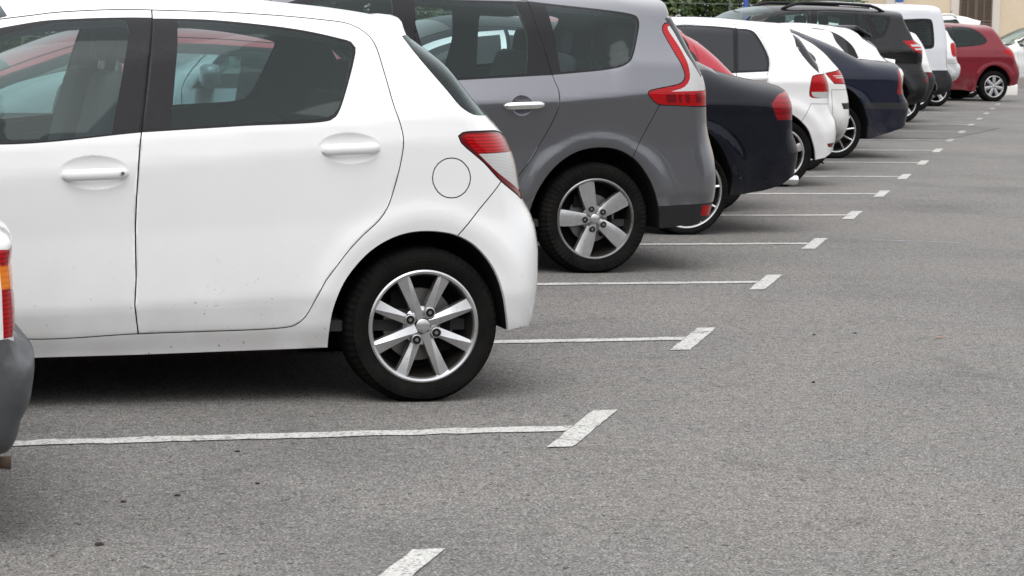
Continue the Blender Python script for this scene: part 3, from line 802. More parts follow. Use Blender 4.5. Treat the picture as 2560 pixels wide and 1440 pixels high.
def cabin(root, sp, W, wb):
    """Seats, dashboard and wheel seen through the windows."""
    fl = .30; hi = max(r[1] for r in sp['out']); k = (hi - 1.5) * .8
    for side in (1, -1):
        b = MB(); cx = -.50 * wb
        b.rbox((cx - .22, -side * .37, fl + .22 + k), (.52, .50, .2), 'seat_cloth', .07, R_(-6))
        b.rbox((cx + .12, -side * .37, fl + .56 + k), (.17, .48, .66), 'seat_cloth', .07, R_(14))
        o = b.build('front_seat', root, True); fix(o.data, 70)
        h = MB(); h.rbox((cx + .25, -side * .37, fl + 1.0 + k), (.10, .26, .19), 'seat_cloth', .045, R_(10))
        for d in (-.05, .05): h.tube([(cx + .22, -side * .37 + d, fl + .84 + k), (cx + .245, -side * .37 + d, fl + .95 + k)], .007, 'chrome', 8)
        h2 = h.build('headrest', o, True); fix(h2.data, 70)
    b = MB(); cx = -.12 * wb
    b.rbox((cx - .16, 0, fl + .22 + k), (.5, 1.2, .2), 'seat_cloth', .07); b.rbox((cx + .16, 0, fl + .52 + k), (.16, 1.2, .58), 'seat_cloth', .07, R_(16))
    o = b.build('rear_seat', root, True); fix(o.data, 70)
    for yy in (-.36, .36):
        h = MB(); h.rbox((cx + .27, yy, fl + .86 + k), (.08, .24, .14), 'seat_cloth', .04, R_(10)); h2 = h.build('headrest', o, True); fix(h2.data, 70)
    b = MB(); b.rbox((-.86 * wb, 0, .88 + k), (.5, 2 * W - .34, .24), 'dash', .08); o = b.build('dashboard', root, True); fix(o.data, 70)
    b = MB(); c = Vector((-.70 * wb, -.37 * -1, .92 + k)); pts = []
    for i in range(25):
        a = 2 * math.pi * i / 24; pts.append(c + Vector((math.sin(a) * .07, math.cos(a) * .18, math.sin(a) * .17)))
    b.tube(pts, .014, 'dash', 8, False); b.tube([c, c + Vector((-.14, 0, -.05))], .03, 'dash', 8); b.build('steering_wheel', root, True)
    b = MB(); b.box(-.9 * wb, .25, -W + .1, W - .1, fl - .04, fl, 'lining'); b.build('cabin_floor', root)

CLEAR = {'B', 'C', 'R1', 'J', 'M', 'L', 'N', 'S', 'A'}
SPECS = {
 'B': {
  'pos': (2.499, 10.023),
  'W': 0.845,
  'n': 2.6,
  'wb': 2.51,
  'R': 0.292,
  'tin': 0.03,
  'flare': 0.012,
  'out': [(0.514, 0.227, 0.26), (0.542, 0.283, 0.26), (0.55, 0.358, 0.26), (0.554, 0.427, 0.26), (0.556, 0.496, 0.26), (0.553, 0.556, 0.26), (0.544, 0.626, 0.26), (0.529, 0.68, 0.26), (0.506, 0.731, 0.26), (0.477, 0.771, 0.26), (0.464, 0.841, 0.26), (0.452, 0.899, 0.26), (0.433, 0.945, 0.26), (0.409, 0.994, 0.26), (0.381, 1.029, 0.259), (0.346, 1.062, 0.248), (0.323, 1.08, 0.231), (0.281, 1.122, 0.174), (0.227, 1.176, 0.122), (0.143, 1.275, 0.12), (0.045, 1.35, 0.12), (0.013, 1.374, 0.12), (0.013, 1.374, 0.12), (0.018, 1.386, 0.12), (0.018, 1.386, 0.12), (0.019, 1.416, 0.12), (0.01, 1.431, 0.121), (0.01, 1.431, 0.121), (-0.017, 1.425, 0.134), (-0.143, 1.442, 0.14), (-0.263, 1.456, 0.14), (-0.42, 1.469, 0.14), (-0.95, 1.515, 0.3), (-1.35, 1.49, 0.3), (-1.62, 1.42, 0.3), (-2.3, 1.03, 0.3), (-2.5, 0.97, 0.3), (-2.9, 0.88, 0.3), (-3.12, 0.75, 0.3), (-3.24, 0.58, 0.3), (-3.27, 0.4, 0.3), (-3.2, 0.25, 0.3), (-3.1, 0.2, 0.3)],
  'keys': [(-0.06, [(-1.421, 0.187), (-0.36, 0.207)]), (-0.024, [(-1.495, 0.26), (-0.518, 0.286)]), (0.0, [(-1.498, 0.355), (-1.077, 0.374), (-0.416, 0.403)]), (-0.004, [(-1.498, 0.612), (-0.103, 0.687)]), (0.006, [(-1.535, 0.826), (-1.061, 0.874), (-0.472, 0.924), (-0.117, 0.961)]), (-0.006, [(-1.534, 0.936), (-0.289, 1.041), (0.042, 1.076)]), (-0.19, [(-1.516, 1.379), (-0.992, 1.427), (-0.669, 1.422), (-0.22, 1.376), (-0.062, 1.357)])],
  'rarch': [(0.408, 0.275), (0.362, 0.271), (0.33, 0.263), (0.33, 0.263), (0.317, 0.332), (0.299, 0.404), (0.272, 0.476), (0.231, 0.539), (0.173, 0.594), (0.108, 0.626), (0.043, 0.638), (-0.022, 0.64), (-0.086, 0.631), (-0.149, 0.608), (-0.212, 0.569), (-0.267, 0.515), (-0.314, 0.45), (-0.343, 0.38), (-0.356, 0.317), (-0.359, 0.252), (-0.358, 0.207), (-0.358, 0.207)],
  'sill': [(-0.36, 0.207), (-1.066, 0.191), (-1.421, 0.187), (-2.0, 0.19)],
  'dimples': [(-0.298, 0.942, 0.118, 0.056, 0.014), (-1.22, 0.85, 0.125, 0.06, 0.014)],
  'doors': [('front_door', [(-0.973, 1.426), (-0.973, 1.426), (-1.003, 1.29), (-1.027, 1.144), (-1.056, 0.976), (-1.066, 0.87), (-1.074, 0.647), (-1.071, 0.467), (-1.075, 0.376), (-1.075, 0.376), (-1.058, 0.27), (-1.058, 0.27), (-1.495, 0.26), (-2.02, 0.36), (-2.02, 0.36), (-2.12, 0.7), (-2.2, 0.95), (-2.0, 1.13), (-1.75, 1.32), (-1.375, 1.402), (-1.234, 1.417), (-1.06, 1.426)]), ('rear_door', [(-0.973, 1.426), (-0.973, 1.426), (-0.655, 1.422), (-0.36, 1.405), (-0.242, 1.389), (-0.198, 1.361), (-0.171, 1.323), (-0.144, 1.201), (-0.124, 1.087), (-0.101, 1.006), (-0.096, 0.96), (-0.108, 0.875), (-0.129, 0.79), (-0.151, 0.727), (-0.182, 0.681), (-0.245, 0.623), (-0.299, 0.566), (-0.353, 0.496), (-0.381, 0.458), (-0.4, 0.423), (-0.42, 0.385), (-0.451, 0.325), (-0.484, 0.295), (-0.518, 0.286), (-1.058, 0.27), (-1.058, 0.27), (-1.075, 0.376), (-1.075, 0.376), (-1.071, 0.467), (-1.074, 0.647), (-1.066, 0.87), (-1.056, 0.976), (-1.027, 1.144), (-1.003, 1.29)])],
  'reg': [('front_door#trim', 'black', [(-1.9, 1.135), (-1.72, 1.285), (-1.409, 1.372), (-1.24, 1.389), (-1.068, 1.397), (-0.965, 1.398), (-0.965, 1.398), (-0.992, 1.29), (-1.015, 1.144), (-1.042, 0.993), (-1.042, 0.993), (-1.534, 0.946), (-2.12, 0.97), (-2.12, 0.97)], {}), ('front_door/window', 'glass', [(-1.7, 1.25), (-1.355, 1.367), (-1.185, 1.382), (-1.086, 1.388), (-1.073, 1.382), (-1.101, 1.233), (-1.159, 0.986), (-1.159, 0.986), (-1.534, 0.952), (-2.03, 0.985), (-2.03, 0.985)], {}), ('rear_door#trim', 'black', [(-0.992, 1.395), (-0.992, 1.395), (-0.893, 1.396), (-0.777, 1.395), (-0.608, 1.383), (-0.433, 1.363), (-0.298, 1.336), (-0.26, 1.325), (-0.245, 1.304), (-0.257, 1.256), (-0.288, 1.173), (-0.329, 1.079), (-0.347, 1.054), (-0.368, 1.041), (-0.7, 1.017), (-1.067, 0.991), (-1.067, 0.991), (-1.039, 1.144), (-1.014, 1.29)], {}), ('rear_door/window', 'glass', [(-0.892, 1.386), (-0.892, 1.386), (-0.782, 1.386), (-0.614, 1.374), (-0.439, 1.354), (-0.304, 1.328), (-0.267, 1.317), (-0.256, 1.301), (-0.267, 1.257), (-0.296, 1.176), (-0.336, 1.084), (-0.353, 1.064), (-0.381, 1.053), (-0.702, 1.027), (-0.95, 1.006), (-0.95, 1.006)], {}), ('fuel_flap', 'paint', [(0.159, 0.835), (0.157, 0.816), (0.15, 0.799), (0.14, 0.784), (0.125, 0.772), (0.109, 0.765), (0.09, 0.763), (0.072, 0.765), (0.055, 0.772), (0.04, 0.784), (0.029, 0.799), (0.021, 0.816), (0.018, 0.834), (0.02, 0.853), (0.026, 0.87), (0.037, 0.885), (0.051, 0.896), (0.068, 0.904), (0.086, 0.906), (0.104, 0.904), (0.122, 0.897), (0.136, 0.885), (0.148, 0.871), (0.156, 0.853)], {'seam': 1, 'near': 1}), ('bumper', 'paint', [(0.288, 0.822), (0.288, 0.822), (0.12, 0.623), (0.12, 0.623), (0.141, 0.148), (0.141, 0.148), (0.983, 0.116), (0.983, 0.116), (0.966, 0.767), (0.966, 0.767), (0.398, 0.757), (0.398, 0.757)], {'seam': 1}), ('tail_light', 'darkred', [(0.116, 0.988), (0.129, 0.998), (0.192, 1.003), (0.297, 0.999), (0.351, 0.983), (0.351, 0.983), (0.864, 0.966), (0.864, 0.966), (0.87, 0.736), (0.87, 0.736), (0.4, 0.752), (0.4, 0.752), (0.285, 0.826), (0.213, 0.895), (0.168, 0.931), (0.125, 0.967)], {'wmin': 0.5, 'frame': 0.006}), ('tail_light#red', 'red', [(0.132, 0.988), (0.142, 0.994), (0.196, 0.997), (0.283, 0.993), (0.283, 0.993), (0.317, 0.978), (0.323, 0.938), (0.326, 0.931), (0.326, 0.931), (0.185, 0.929), (0.185, 0.929), (0.148, 0.965)], {'wmin': 0.5}), ('tail_light#white', 'clear', [(0.19, 0.924), (0.19, 0.924), (0.292, 0.926), (0.292, 0.926), (0.865, 0.914), (0.865, 0.914), (0.869, 0.767), (0.869, 0.767), (0.387, 0.783), (0.387, 0.783), (0.272, 0.853)], {'wmin': 0.5}), ('rear_window', 'glass', [(-0.054, 1.349), (-0.054, 1.349), (-0.021, 1.291), (0.021, 1.231), (0.079, 1.155), (0.123, 1.096), (0.154, 1.075), (0.173, 1.067), (0.262, 1.059), (0.262, 1.059), (0.669, 1.086), (0.669, 1.086), (0.287, 1.395), (0.287, 1.395)], {})],
  'handles': [('front_door', (-1.22, 0.845), 0.235, 'paint'), ('rear_door', (-0.296, 0.94), 0.215, 'paint')],
 },
 'C': {
  'pos': (4.73, 14.644),
  'W': 0.9,
  'n': 2.8,
  'wb': 2.77,
  'R': 0.317,
  'tin': 0.035,
  'flare': 0.014,
  'out': [(0.813, 0.284, 0.28), (0.837, 0.372, 0.28), (0.846, 0.454, 0.28), (0.848, 0.526, 0.28), (0.841, 0.605, 0.28), (0.829, 0.68, 0.28), (0.805, 0.749, 0.28), (0.781, 0.825, 0.28), (0.772, 0.916, 0.28), (0.763, 1.01, 0.28), (0.755, 1.074, 0.277), (0.726, 1.149, 0.229), (0.699, 1.19, 0.187), (0.645, 1.269, 0.131), (0.585, 1.418, 0.13), (0.547, 1.489, 0.13), (0.547, 1.489, 0.13), (0.547, 1.506, 0.13), (0.547, 1.506, 0.13), (0.547, 1.53, 0.131), (0.531, 1.556, 0.132), (0.52, 1.561, 0.134), (0.49, 1.562, 0.14), (-0.35, 1.62, 0.3), (-0.9, 1.66, 0.3), (-1.5, 1.645, 0.3), (-1.8, 1.58, 0.3), (-2.75, 1.1, 0.3), (-2.95, 1.05, 0.3), (-3.3, 0.93, 0.3), (-3.5, 0.75, 0.3), (-3.58, 0.5, 0.3), (-3.52, 0.28, 0.3), (-3.42, 0.2, 0.3)],
  'keys': [(-0.07, [(-3.0, 0.19), (0.0, 0.2), (0.8, 0.22)]), (-0.008, [(-3.0, 0.42), (0.0, 0.44), (0.8, 0.45)]), (-0.008, [(-3.0, 0.66), (0.0, 0.72), (0.8, 0.72)]), (0.014, [(-3.0, 0.87), (-0.236, 0.968), (0.274, 1.016)]), (-0.04, [(-3.0, 0.99), (-0.829, 1.073), (-0.268, 1.111), (0.071, 1.148), (0.186, 1.19)]), (-0.2, [(-2.0, 1.52), (-0.433, 1.502), (-0.362, 1.513), (0.236, 1.458), (0.44, 1.406)])],
  'rarch': [(0.678, 0.299), (0.613, 0.28), (0.51, 0.264), (0.393, 0.25), (0.393, 0.25), (0.378, 0.352), (0.35, 0.438), (0.321, 0.509), (0.281, 0.573), (0.226, 0.636), (0.158, 0.682), (0.091, 0.706), (0.017, 0.713), (-0.058, 0.707), (-0.131, 0.687), (-0.203, 0.648), (-0.268, 0.592), (-0.324, 0.522), (-0.367, 0.445), (-0.387, 0.381), (-0.394, 0.335), (-0.385, 0.2), (-0.385, 0.2)],
  'sill': [(-0.385, 0.2), (-2.3, 0.19)],
  'dimples': [(-0.46, 0.941, 0.062, 0.055, 0.02)],
  'doors': [('front_door', [(-1.02, 1.57), (-1.045, 1.3), (-1.07, 1.05), (-1.08, 0.7), (-1.07, 0.45), (-1.05, 0.3), (-1.05, 0.3), (-2.15, 0.3), (-2.15, 0.3), (-2.3, 0.7), (-2.35, 1.0), (-2.2, 1.2), (-1.75, 1.52), (-1.4, 1.58)]), ('rear_door', [(-0.349, 1.522), (-0.349, 1.522), (-0.341, 1.406), (-0.296, 1.229), (-0.269, 1.102), (-0.243, 1.029), (-0.24, 0.983), (-0.25, 0.921), (-0.282, 0.842), (-0.343, 0.731), (-0.421, 0.605), (-0.47, 0.543), (-0.525, 0.438), (-0.5, 0.42), (-0.62, 0.32), (-1.05, 0.3), (-1.05, 0.3), (-1.07, 0.45), (-1.08, 0.7), (-1.07, 1.05), (-1.045, 1.3), (-1.02, 1.57), (-1.02, 1.57)])],
  'reg': [('front_door#trim', 'black', [(-0.97, 1.56), (-0.97, 1.56), (-1.0, 1.03), (-1.0, 1.03), (-2.3, 1.01), (-2.3, 1.01), (-2.1, 1.22), (-1.75, 1.47), (-1.4, 1.545)], {}), ('front_door/window', 'glass', [(-1.15, 1.53), (-1.15, 1.53), (-1.18, 1.06), (-1.18, 1.06), (-2.2, 1.04), (-2.2, 1.04), (-2.05, 1.22), (-1.75, 1.43), (-1.4, 1.52)], {}), ('rear_door#trim', 'black', [(-1.103, 1.514), (-1.103, 1.514), (-0.323, 1.516), (-0.323, 1.516), (-0.312, 1.403), (-0.267, 1.226), (-0.247, 1.112), (-0.247, 1.112), (-0.828, 1.073), (-0.828, 1.073), (-1.12, 1.02), (-1.12, 1.02)], {}), ('rear_door/window', 'glass', [(-1.067, 1.514), (-1.067, 1.514), (-0.423, 1.498), (-0.423, 1.498), (-0.42, 1.456), (-0.394, 1.312), (-0.42, 1.115), (-0.42, 1.115), (-0.805, 1.087), (-0.805, 1.087), (-0.96, 1.05), (-0.96, 1.05)], {}), ('quarter_window#trim', 'black', [(-0.381, 1.521), (-0.381, 1.521), (0.238, 1.46), (0.274, 1.446), (0.283, 1.412), (0.256, 1.333), (0.212, 1.23), (0.189, 1.195), (0.145, 1.167), (0.071, 1.148), (-0.293, 1.108), (-0.293, 1.108)], {'before': 1}), ('quarter_window', 'glass', [(-0.255, 1.495), (-0.255, 1.495), (0.061, 1.47), (0.229, 1.449), (0.262, 1.436), (0.271, 1.407), (0.246, 1.333), (0.204, 1.237), (0.179, 1.201), (0.14, 1.178), (0.065, 1.159), (-0.222, 1.128), (-0.222, 1.128)], {}), ('bumper', 'paint', [(0.353, 0.954), (0.353, 0.954), (0.239, 0.735), (0.204, 0.664), (0.204, 0.664), (0.216, -0.051), (0.216, -0.051), (1.477, -0.072), (1.477, -0.072), (1.441, 0.953), (1.441, 0.953)], {'seam': 1}), ('bumper#low', 'plastic_dark', [(0.358, 0.376), (0.358, 0.376), (0.379, 0.381), (0.379, 0.381), (1.055, 0.414), (1.055, 0.414), (1.458, 0.468), (1.458, 0.468), (1.477, -0.072), (1.477, -0.072), (0.216, -0.051), (0.216, -0.051)], {}), ('rear_reflector', 'red', [(0.644, 0.384), (0.644, 0.384), (0.744, 0.383), (0.744, 0.383), (0.713, 0.321), (0.713, 0.321), (0.639, 0.326), (0.639, 0.326)], {}), ('tail_light', 'red', [(0.447, 1.408), (0.424, 1.374), (0.434, 1.336), (0.47, 1.242), (0.498, 1.173), (0.511, 1.117), (0.49, 1.079), (0.438, 1.061), (0.351, 1.044), (0.287, 1.027), (0.282, 1.016), (0.31, 0.981), (0.344, 0.959), (0.438, 0.954), (0.438, 0.954), (0.685, 0.947), (0.685, 0.947), (1.442, 0.948), (1.442, 0.948), (1.432, 1.212), (1.432, 1.212), (0.518, 1.407), (0.518, 1.407)], {'wmin': 0.52, 'frame': 0.006}), ('tail_light#white', 'clear', [(0.458, 1.391), (0.504, 1.274), (0.533, 1.181), (0.536, 1.102), (0.501, 1.057), (0.417, 1.029), (0.417, 1.029), (0.66, 1.038), (0.66, 1.038), (1.438, 1.039), (1.438, 1.039), (1.432, 1.212), (1.432, 1.212), (0.51, 1.398), (0.51, 1.398)], {'wmin': 0.52}), ('tail_light#dark', 'darkred', [(0.382, 1.013), (0.382, 1.013), (0.445, 1.016), (0.445, 1.016), (0.452, 0.966), (0.452, 0.966), (0.394, 0.966), (0.394, 0.966)], {}), ('tail_light#dark', 'darkred', [(0.459, 1.016), (0.459, 1.016), (0.476, 1.016), (0.476, 1.016), (0.483, 0.967), (0.483, 0.967), (0.466, 0.966), (0.466, 0.966)], {}), ('tail_light#dark', 'darkred', [(0.5, 1.019), (0.5, 1.019), (0.527, 1.019), (0.527, 1.019), (0.534, 0.967), (0.534, 0.967), (0.507, 0.967), (0.507, 0.967)], {}), ('tail_light#dark', 'darkred', [(0.563, 1.021), (0.563, 1.021), (0.605, 1.023), (0.605, 1.023), (0.611, 0.967), (0.611, 0.967), (0.571, 0.967), (0.571, 0.967)], {}), ('rear_window', 'dglass', ('S', (0.62, 1.106), (0.489, 1.459), 0.11), {})],
  'handles': [('rear_door', (-0.45, 0.941), 0.24, 'chrome')],
 },
 'D': {
  'pos': (6.213, 17.075),
  'W': 0.885,
  'n': 2.7,
  'wb': 2.65,
  'R': 0.3,
  'tin': 0.03,
  'flare': 0.02,
  'out': [(0.906, 0.366, 0.3), (0.932, 0.462, 0.3), (0.94, 0.55, 0.3), (0.929, 0.622, 0.3), (0.903, 0.668, 0.3), (0.884, 0.694, 0.3), (0.883, 0.767, 0.3), (0.878, 0.842, 0.3), (0.865, 0.915, 0.3), (0.842, 0.976, 0.295), (0.808, 1.012, 0.269), (0.791, 1.02, 0.237), (0.785, 1.016, 0.203), (0.704, 1.03, 0.2), (0.586, 1.05, 0.2), (0.46, 1.078, 0.2), (0.354, 1.108, 0.2), (0.254, 1.148, 0.2), (0.215, 1.166, 0.2), (-0.1, 1.19, 0.22), (-0.45, 1.34, 0.22), (-0.8, 1.41, 0.22), (-1.2, 1.43, 0.22), (-1.55, 1.41, 0.22), (-2.35, 1.02, 0.22), (-2.6, 0.95, 0.22), (-3.1, 0.83, 0.22), (-3.4, 0.7, 0.22), (-3.5, 0.5, 0.22), (-3.45, 0.28, 0.22), (-3.3, 0.2, 0.22)],
  'keys': [(-0.06, [(-3.0, 0.19), (0.0, 0.2), (0.9, 0.25)]), (-0.02, [(-3.0, 0.5), (0.9, 0.5)]), (0.0, [(-3.0, 0.72), (0.117, 0.824), (0.574, 0.818)]), (0.012, [(-3.0, 0.8), (0.111, 0.873), (0.567, 0.862)]), (-0.03, [(-3.0, 0.93), (-0.6, 0.98), (0.0, 0.98), (0.9, 0.97)]), (-0.25, [(-3.0, 1.4), (-1.0, 1.38), (0.0, 1.38)])],
  'rarch': [(0.749, 0.376), (0.683, 0.332), (0.56, 0.297), (0.405, 0.273), (0.317, 0.263), (0.317, 0.263), (0.325, 0.335), (0.322, 0.39), (0.293, 0.468), (0.258, 0.536), (0.213, 0.603), (0.169, 0.651), (0.113, 0.696), (0.04, 0.727), (-0.032, 0.738), (-0.2, 0.655), (-0.3, 0.57), (-0.37, 0.45), (-0.385, 0.32), (-0.39, 0.21), (-0.39, 0.21)],
  'sill': [(-0.39, 0.21), (-2.3, 0.2)],
  'dimples': [],
  'doors': [('front_door', [(-1.2, 1.36), (-1.2, 1.36), (-1.25, 1.0), (-1.25, 0.6), (-1.22, 0.32), (-1.22, 0.32), (-2.2, 0.32), (-2.2, 0.32), (-2.3, 0.7), (-2.3, 0.95), (-1.8, 1.26), (-1.5, 1.35)]), ('rear_door', [(-1.2, 1.36), (-1.2, 1.36), (-0.7, 1.34), (-0.4, 1.22), (-0.2, 1.0), (-0.25, 0.85), (-0.42, 0.6), (-0.48, 0.4), (-0.6, 0.32), (-1.22, 0.32), (-1.22, 0.32), (-1.25, 0.6), (-1.25, 1.0)])],
  'reg': [('front_door#trim', 'chrome', [(-1.23, 1.34), (-1.23, 1.34), (-1.27, 0.95), (-1.27, 0.95), (-2.2, 0.93), (-2.2, 0.93), (-1.8, 1.22), (-1.5, 1.31)], {}), ('front_door/window', 'dglass', [(-1.27, 1.31), (-1.27, 1.31), (-1.31, 0.98), (-1.31, 0.98), (-2.1, 0.96), (-2.1, 0.96), (-1.8, 1.18), (-1.5, 1.28)], {}), ('rear_door#trim', 'chrome', [(-1.2, 1.34), (-1.2, 1.34), (-0.75, 1.31), (-0.45, 1.18), (-0.28, 0.985), (-0.28, 0.985), (-1.24, 0.95), (-1.24, 0.95)], {}), ('rear_door/window', 'dglass', [(-1.23, 1.31), (-1.23, 1.31), (-0.75, 1.28), (-0.5, 1.16), (-0.36, 1.0), (-0.36, 1.0), (-1.27, 0.98), (-1.27, 0.98)], {}), ('bumper', 'paint', [(0.627, 0.547), (0.627, 0.547), (0.326, 0.525), (0.326, 0.525), (0.389, -0.045), (0.389, -0.045), (1.473, -0.06), (1.473, -0.06), (1.45, 0.537), (1.45, 0.537)], {'seam': 1}), ('tail_light', 'deepred', [(1.011, 0.984), (1.011, 0.984), (0.658, 0.942), (0.577, 0.885), (0.577, 0.885), (0.592, 0.838), (0.624, 0.776), (0.624, 0.776), (1.086, 0.772), (1.086, 0.772), (1.382, 0.775), (1.382, 0.775), (1.373, 1.003), (1.373, 1.003)], {'wmin': 0.48}), ('rear_window', 'dglass', ('S', (0.25, 1.0), (-0.55, 1.37), 0.07), {})],
  'handles': [('rear_door', (-0.42, 0.87), 0.2, 'paint')],
  'exhaust': ((0.908, 0.345), 0.033, 'chrome'),
 },
 'R2': {
  'pos': (7.153, 19.0),
  'W': 0.85,
  'n': 2.6,
  'wb': 2.6,
  'R': 0.31,
  'tin': 0.03,
  'flare': 0.015,
  'out': [(0.35, 0.3, 0.24), (0.35, 0.3, 0.24), (0.55, 0.33, 0.24), (0.64, 0.42, 0.24), (0.66, 0.6, 0.24), (0.6, 0.85, 0.24), (0.253, 1.059, 0.16), (0.219, 1.094, 0.16), (0.188, 1.126, 0.16), (0.129, 1.186, 0.16), (0.058, 1.247, 0.16), (-0.021, 1.305, 0.16), (-0.107, 1.347, 0.16), (-0.107, 1.347, 0.16), (-0.118, 1.355, 0.16), (-0.118, 1.355, 0.16), (-0.111, 1.368, 0.16), (-0.115, 1.388, 0.16), (-0.117, 1.384, 0.16), (-0.117, 1.384, 0.16), (-0.9, 1.44, 0.25), (-1.4, 1.42, 0.25), (-1.65, 1.33, 0.25), (-2.4, 1.0, 0.25), (-2.6, 0.95, 0.25), (-3.0, 0.84, 0.25), (-3.25, 0.7, 0.25), (-3.32, 0.45, 0.25), (-3.25, 0.25, 0.25), (-3.1, 0.2, 0.25)],
  'keys': [(-0.06, [(-3.0, 0.2), (0.9, 0.24)]), (-0.005, [(-3.0, 0.5), (0.9, 0.52)]), (0, [(-3.0, 0.7), (0.9, 0.74)]), (0.012, [(-3.0, 0.82), (0.9, 0.86)]), (-0.022, [(-3.0, 0.93), (0.9, 1.0)]), (-0.2, [(-3.0, 1.36), (0.0, 1.38), (0.9, 1.36)])],
  'dimples': [],
  'doors': 'hatch',
  'reg': [('quarter_window', 'dglass', [(-0.5, 1.27), (-0.5, 1.27), (-0.202, 1.229), (-0.127, 1.171), (-0.111, 1.127), (-0.111, 1.127), (-0.5, 0.97), (-0.5, 0.97)], {}), ('tail_light', 'red', [(0.5, 0.95), (0.5, 0.95), (0.52, 0.72), (0.52, 0.72), (1, 0.72), (1, 0.72), (1, 0.95), (1, 0.95)], {'wmin': 0.5})],
  'handles': [],
 },
 'E': {
  'pos': (8.892, 21.786),
  'W': 0.86,
  'n': 2.7,
  'wb': 2.58,
  'R': 0.3,
  'tin': 0.03,
  'flare': 0.016,
  'out': [(0.606, 0.262, 0.28), (0.654, 0.372, 0.28), (0.651, 0.48, 0.28), (0.635, 0.62, 0.28), (0.596, 0.664, 0.28), (0.569, 0.702, 0.28), (0.566, 0.775, 0.28), (0.565, 0.856, 0.28), (0.543, 0.952, 0.28), (0.515, 1.009, 0.28), (0.493, 1.054, 0.278), (0.387, 1.146, 0.123), (0.328, 1.225, 0.12), (0.266, 1.33, 0.12), (0.201, 1.356, 0.12), (0.201, 1.356, 0.12), (0.218, 1.382, 0.12), (0.218, 1.382, 0.12), (0.204, 1.414, 0.121), (0.178, 1.426, 0.148), (0.112, 1.43, 0.15), (-0.059, 1.44, 0.15), (-0.24, 1.45, 0.15), (-0.402, 1.46, 0.15), (-0.549, 1.462, 0.15), (-0.749, 1.459, 0.15), (-1.3, 1.455, 0.28), (-1.55, 1.41, 0.28), (-2.3, 1.03, 0.28), (-2.5, 0.97, 0.28), (-2.95, 0.86, 0.28), (-3.25, 0.7, 0.28), (-3.34, 0.5, 0.28), (-3.3, 0.28, 0.28), (-3.2, 0.2, 0.28)],
  'keys': [(-0.06, [(-3.0, 0.19), (0.8, 0.23)]), (-0.012, [(-3.0, 0.46), (0.8, 0.48)]), (0.0, [(-3.0, 0.7), (-0.154, 0.809), (0.222, 0.824)]), (0.012, [(-3.0, 0.8), (-0.162, 0.909), (0.251, 0.925)]), (-0.02, [(-3.0, 0.93), (-0.483, 0.987), (-0.152, 0.998)]), (-0.2, [(-3.0, 1.36), (-0.933, 1.382), (-0.379, 1.365), (0.124, 1.319)])],
  'rarch': [(0.451, 0.273), (0.419, 0.256), (0.341, 0.238), (0.341, 0.238), (0.323, 0.327), (0.294, 0.404), (0.242, 0.506), (0.17, 0.579), (0.1, 0.627), (0.023, 0.654), (-0.052, 0.66), (-0.15, 0.66), (-0.28, 0.57), (-0.35, 0.45), (-0.375, 0.32), (-0.38, 0.2), (-0.38, 0.2)],
  'sill': [(-0.38, 0.2), (-2.2, 0.19)],
  'dimples': [],
  'doors': [('front_door', [(-0.369, 1.406), (-0.369, 1.406), (-0.424, 1.199), (-0.447, 0.977), (-0.44, 0.719), (-0.436, 0.476), (-0.436, 0.476), (-2.0, 0.3), (-2.0, 0.3), (-2.1, 0.6), (-2.15, 0.95), (-1.7, 1.25), (-1.4, 1.36)]), ('rear_door', [(-0.369, 1.406), (-0.369, 1.406), (-0.237, 1.378), (-0.188, 1.341), (-0.119, 1.136), (-0.12, 1.05), (-0.152, 0.995), (-0.18, 0.912), (-0.209, 0.791), (-0.276, 0.634), (-0.42, 0.42), (-0.55, 0.33), (-0.436, 0.476), (-0.436, 0.476), (-0.44, 0.719), (-0.447, 0.977), (-0.424, 1.199)])],
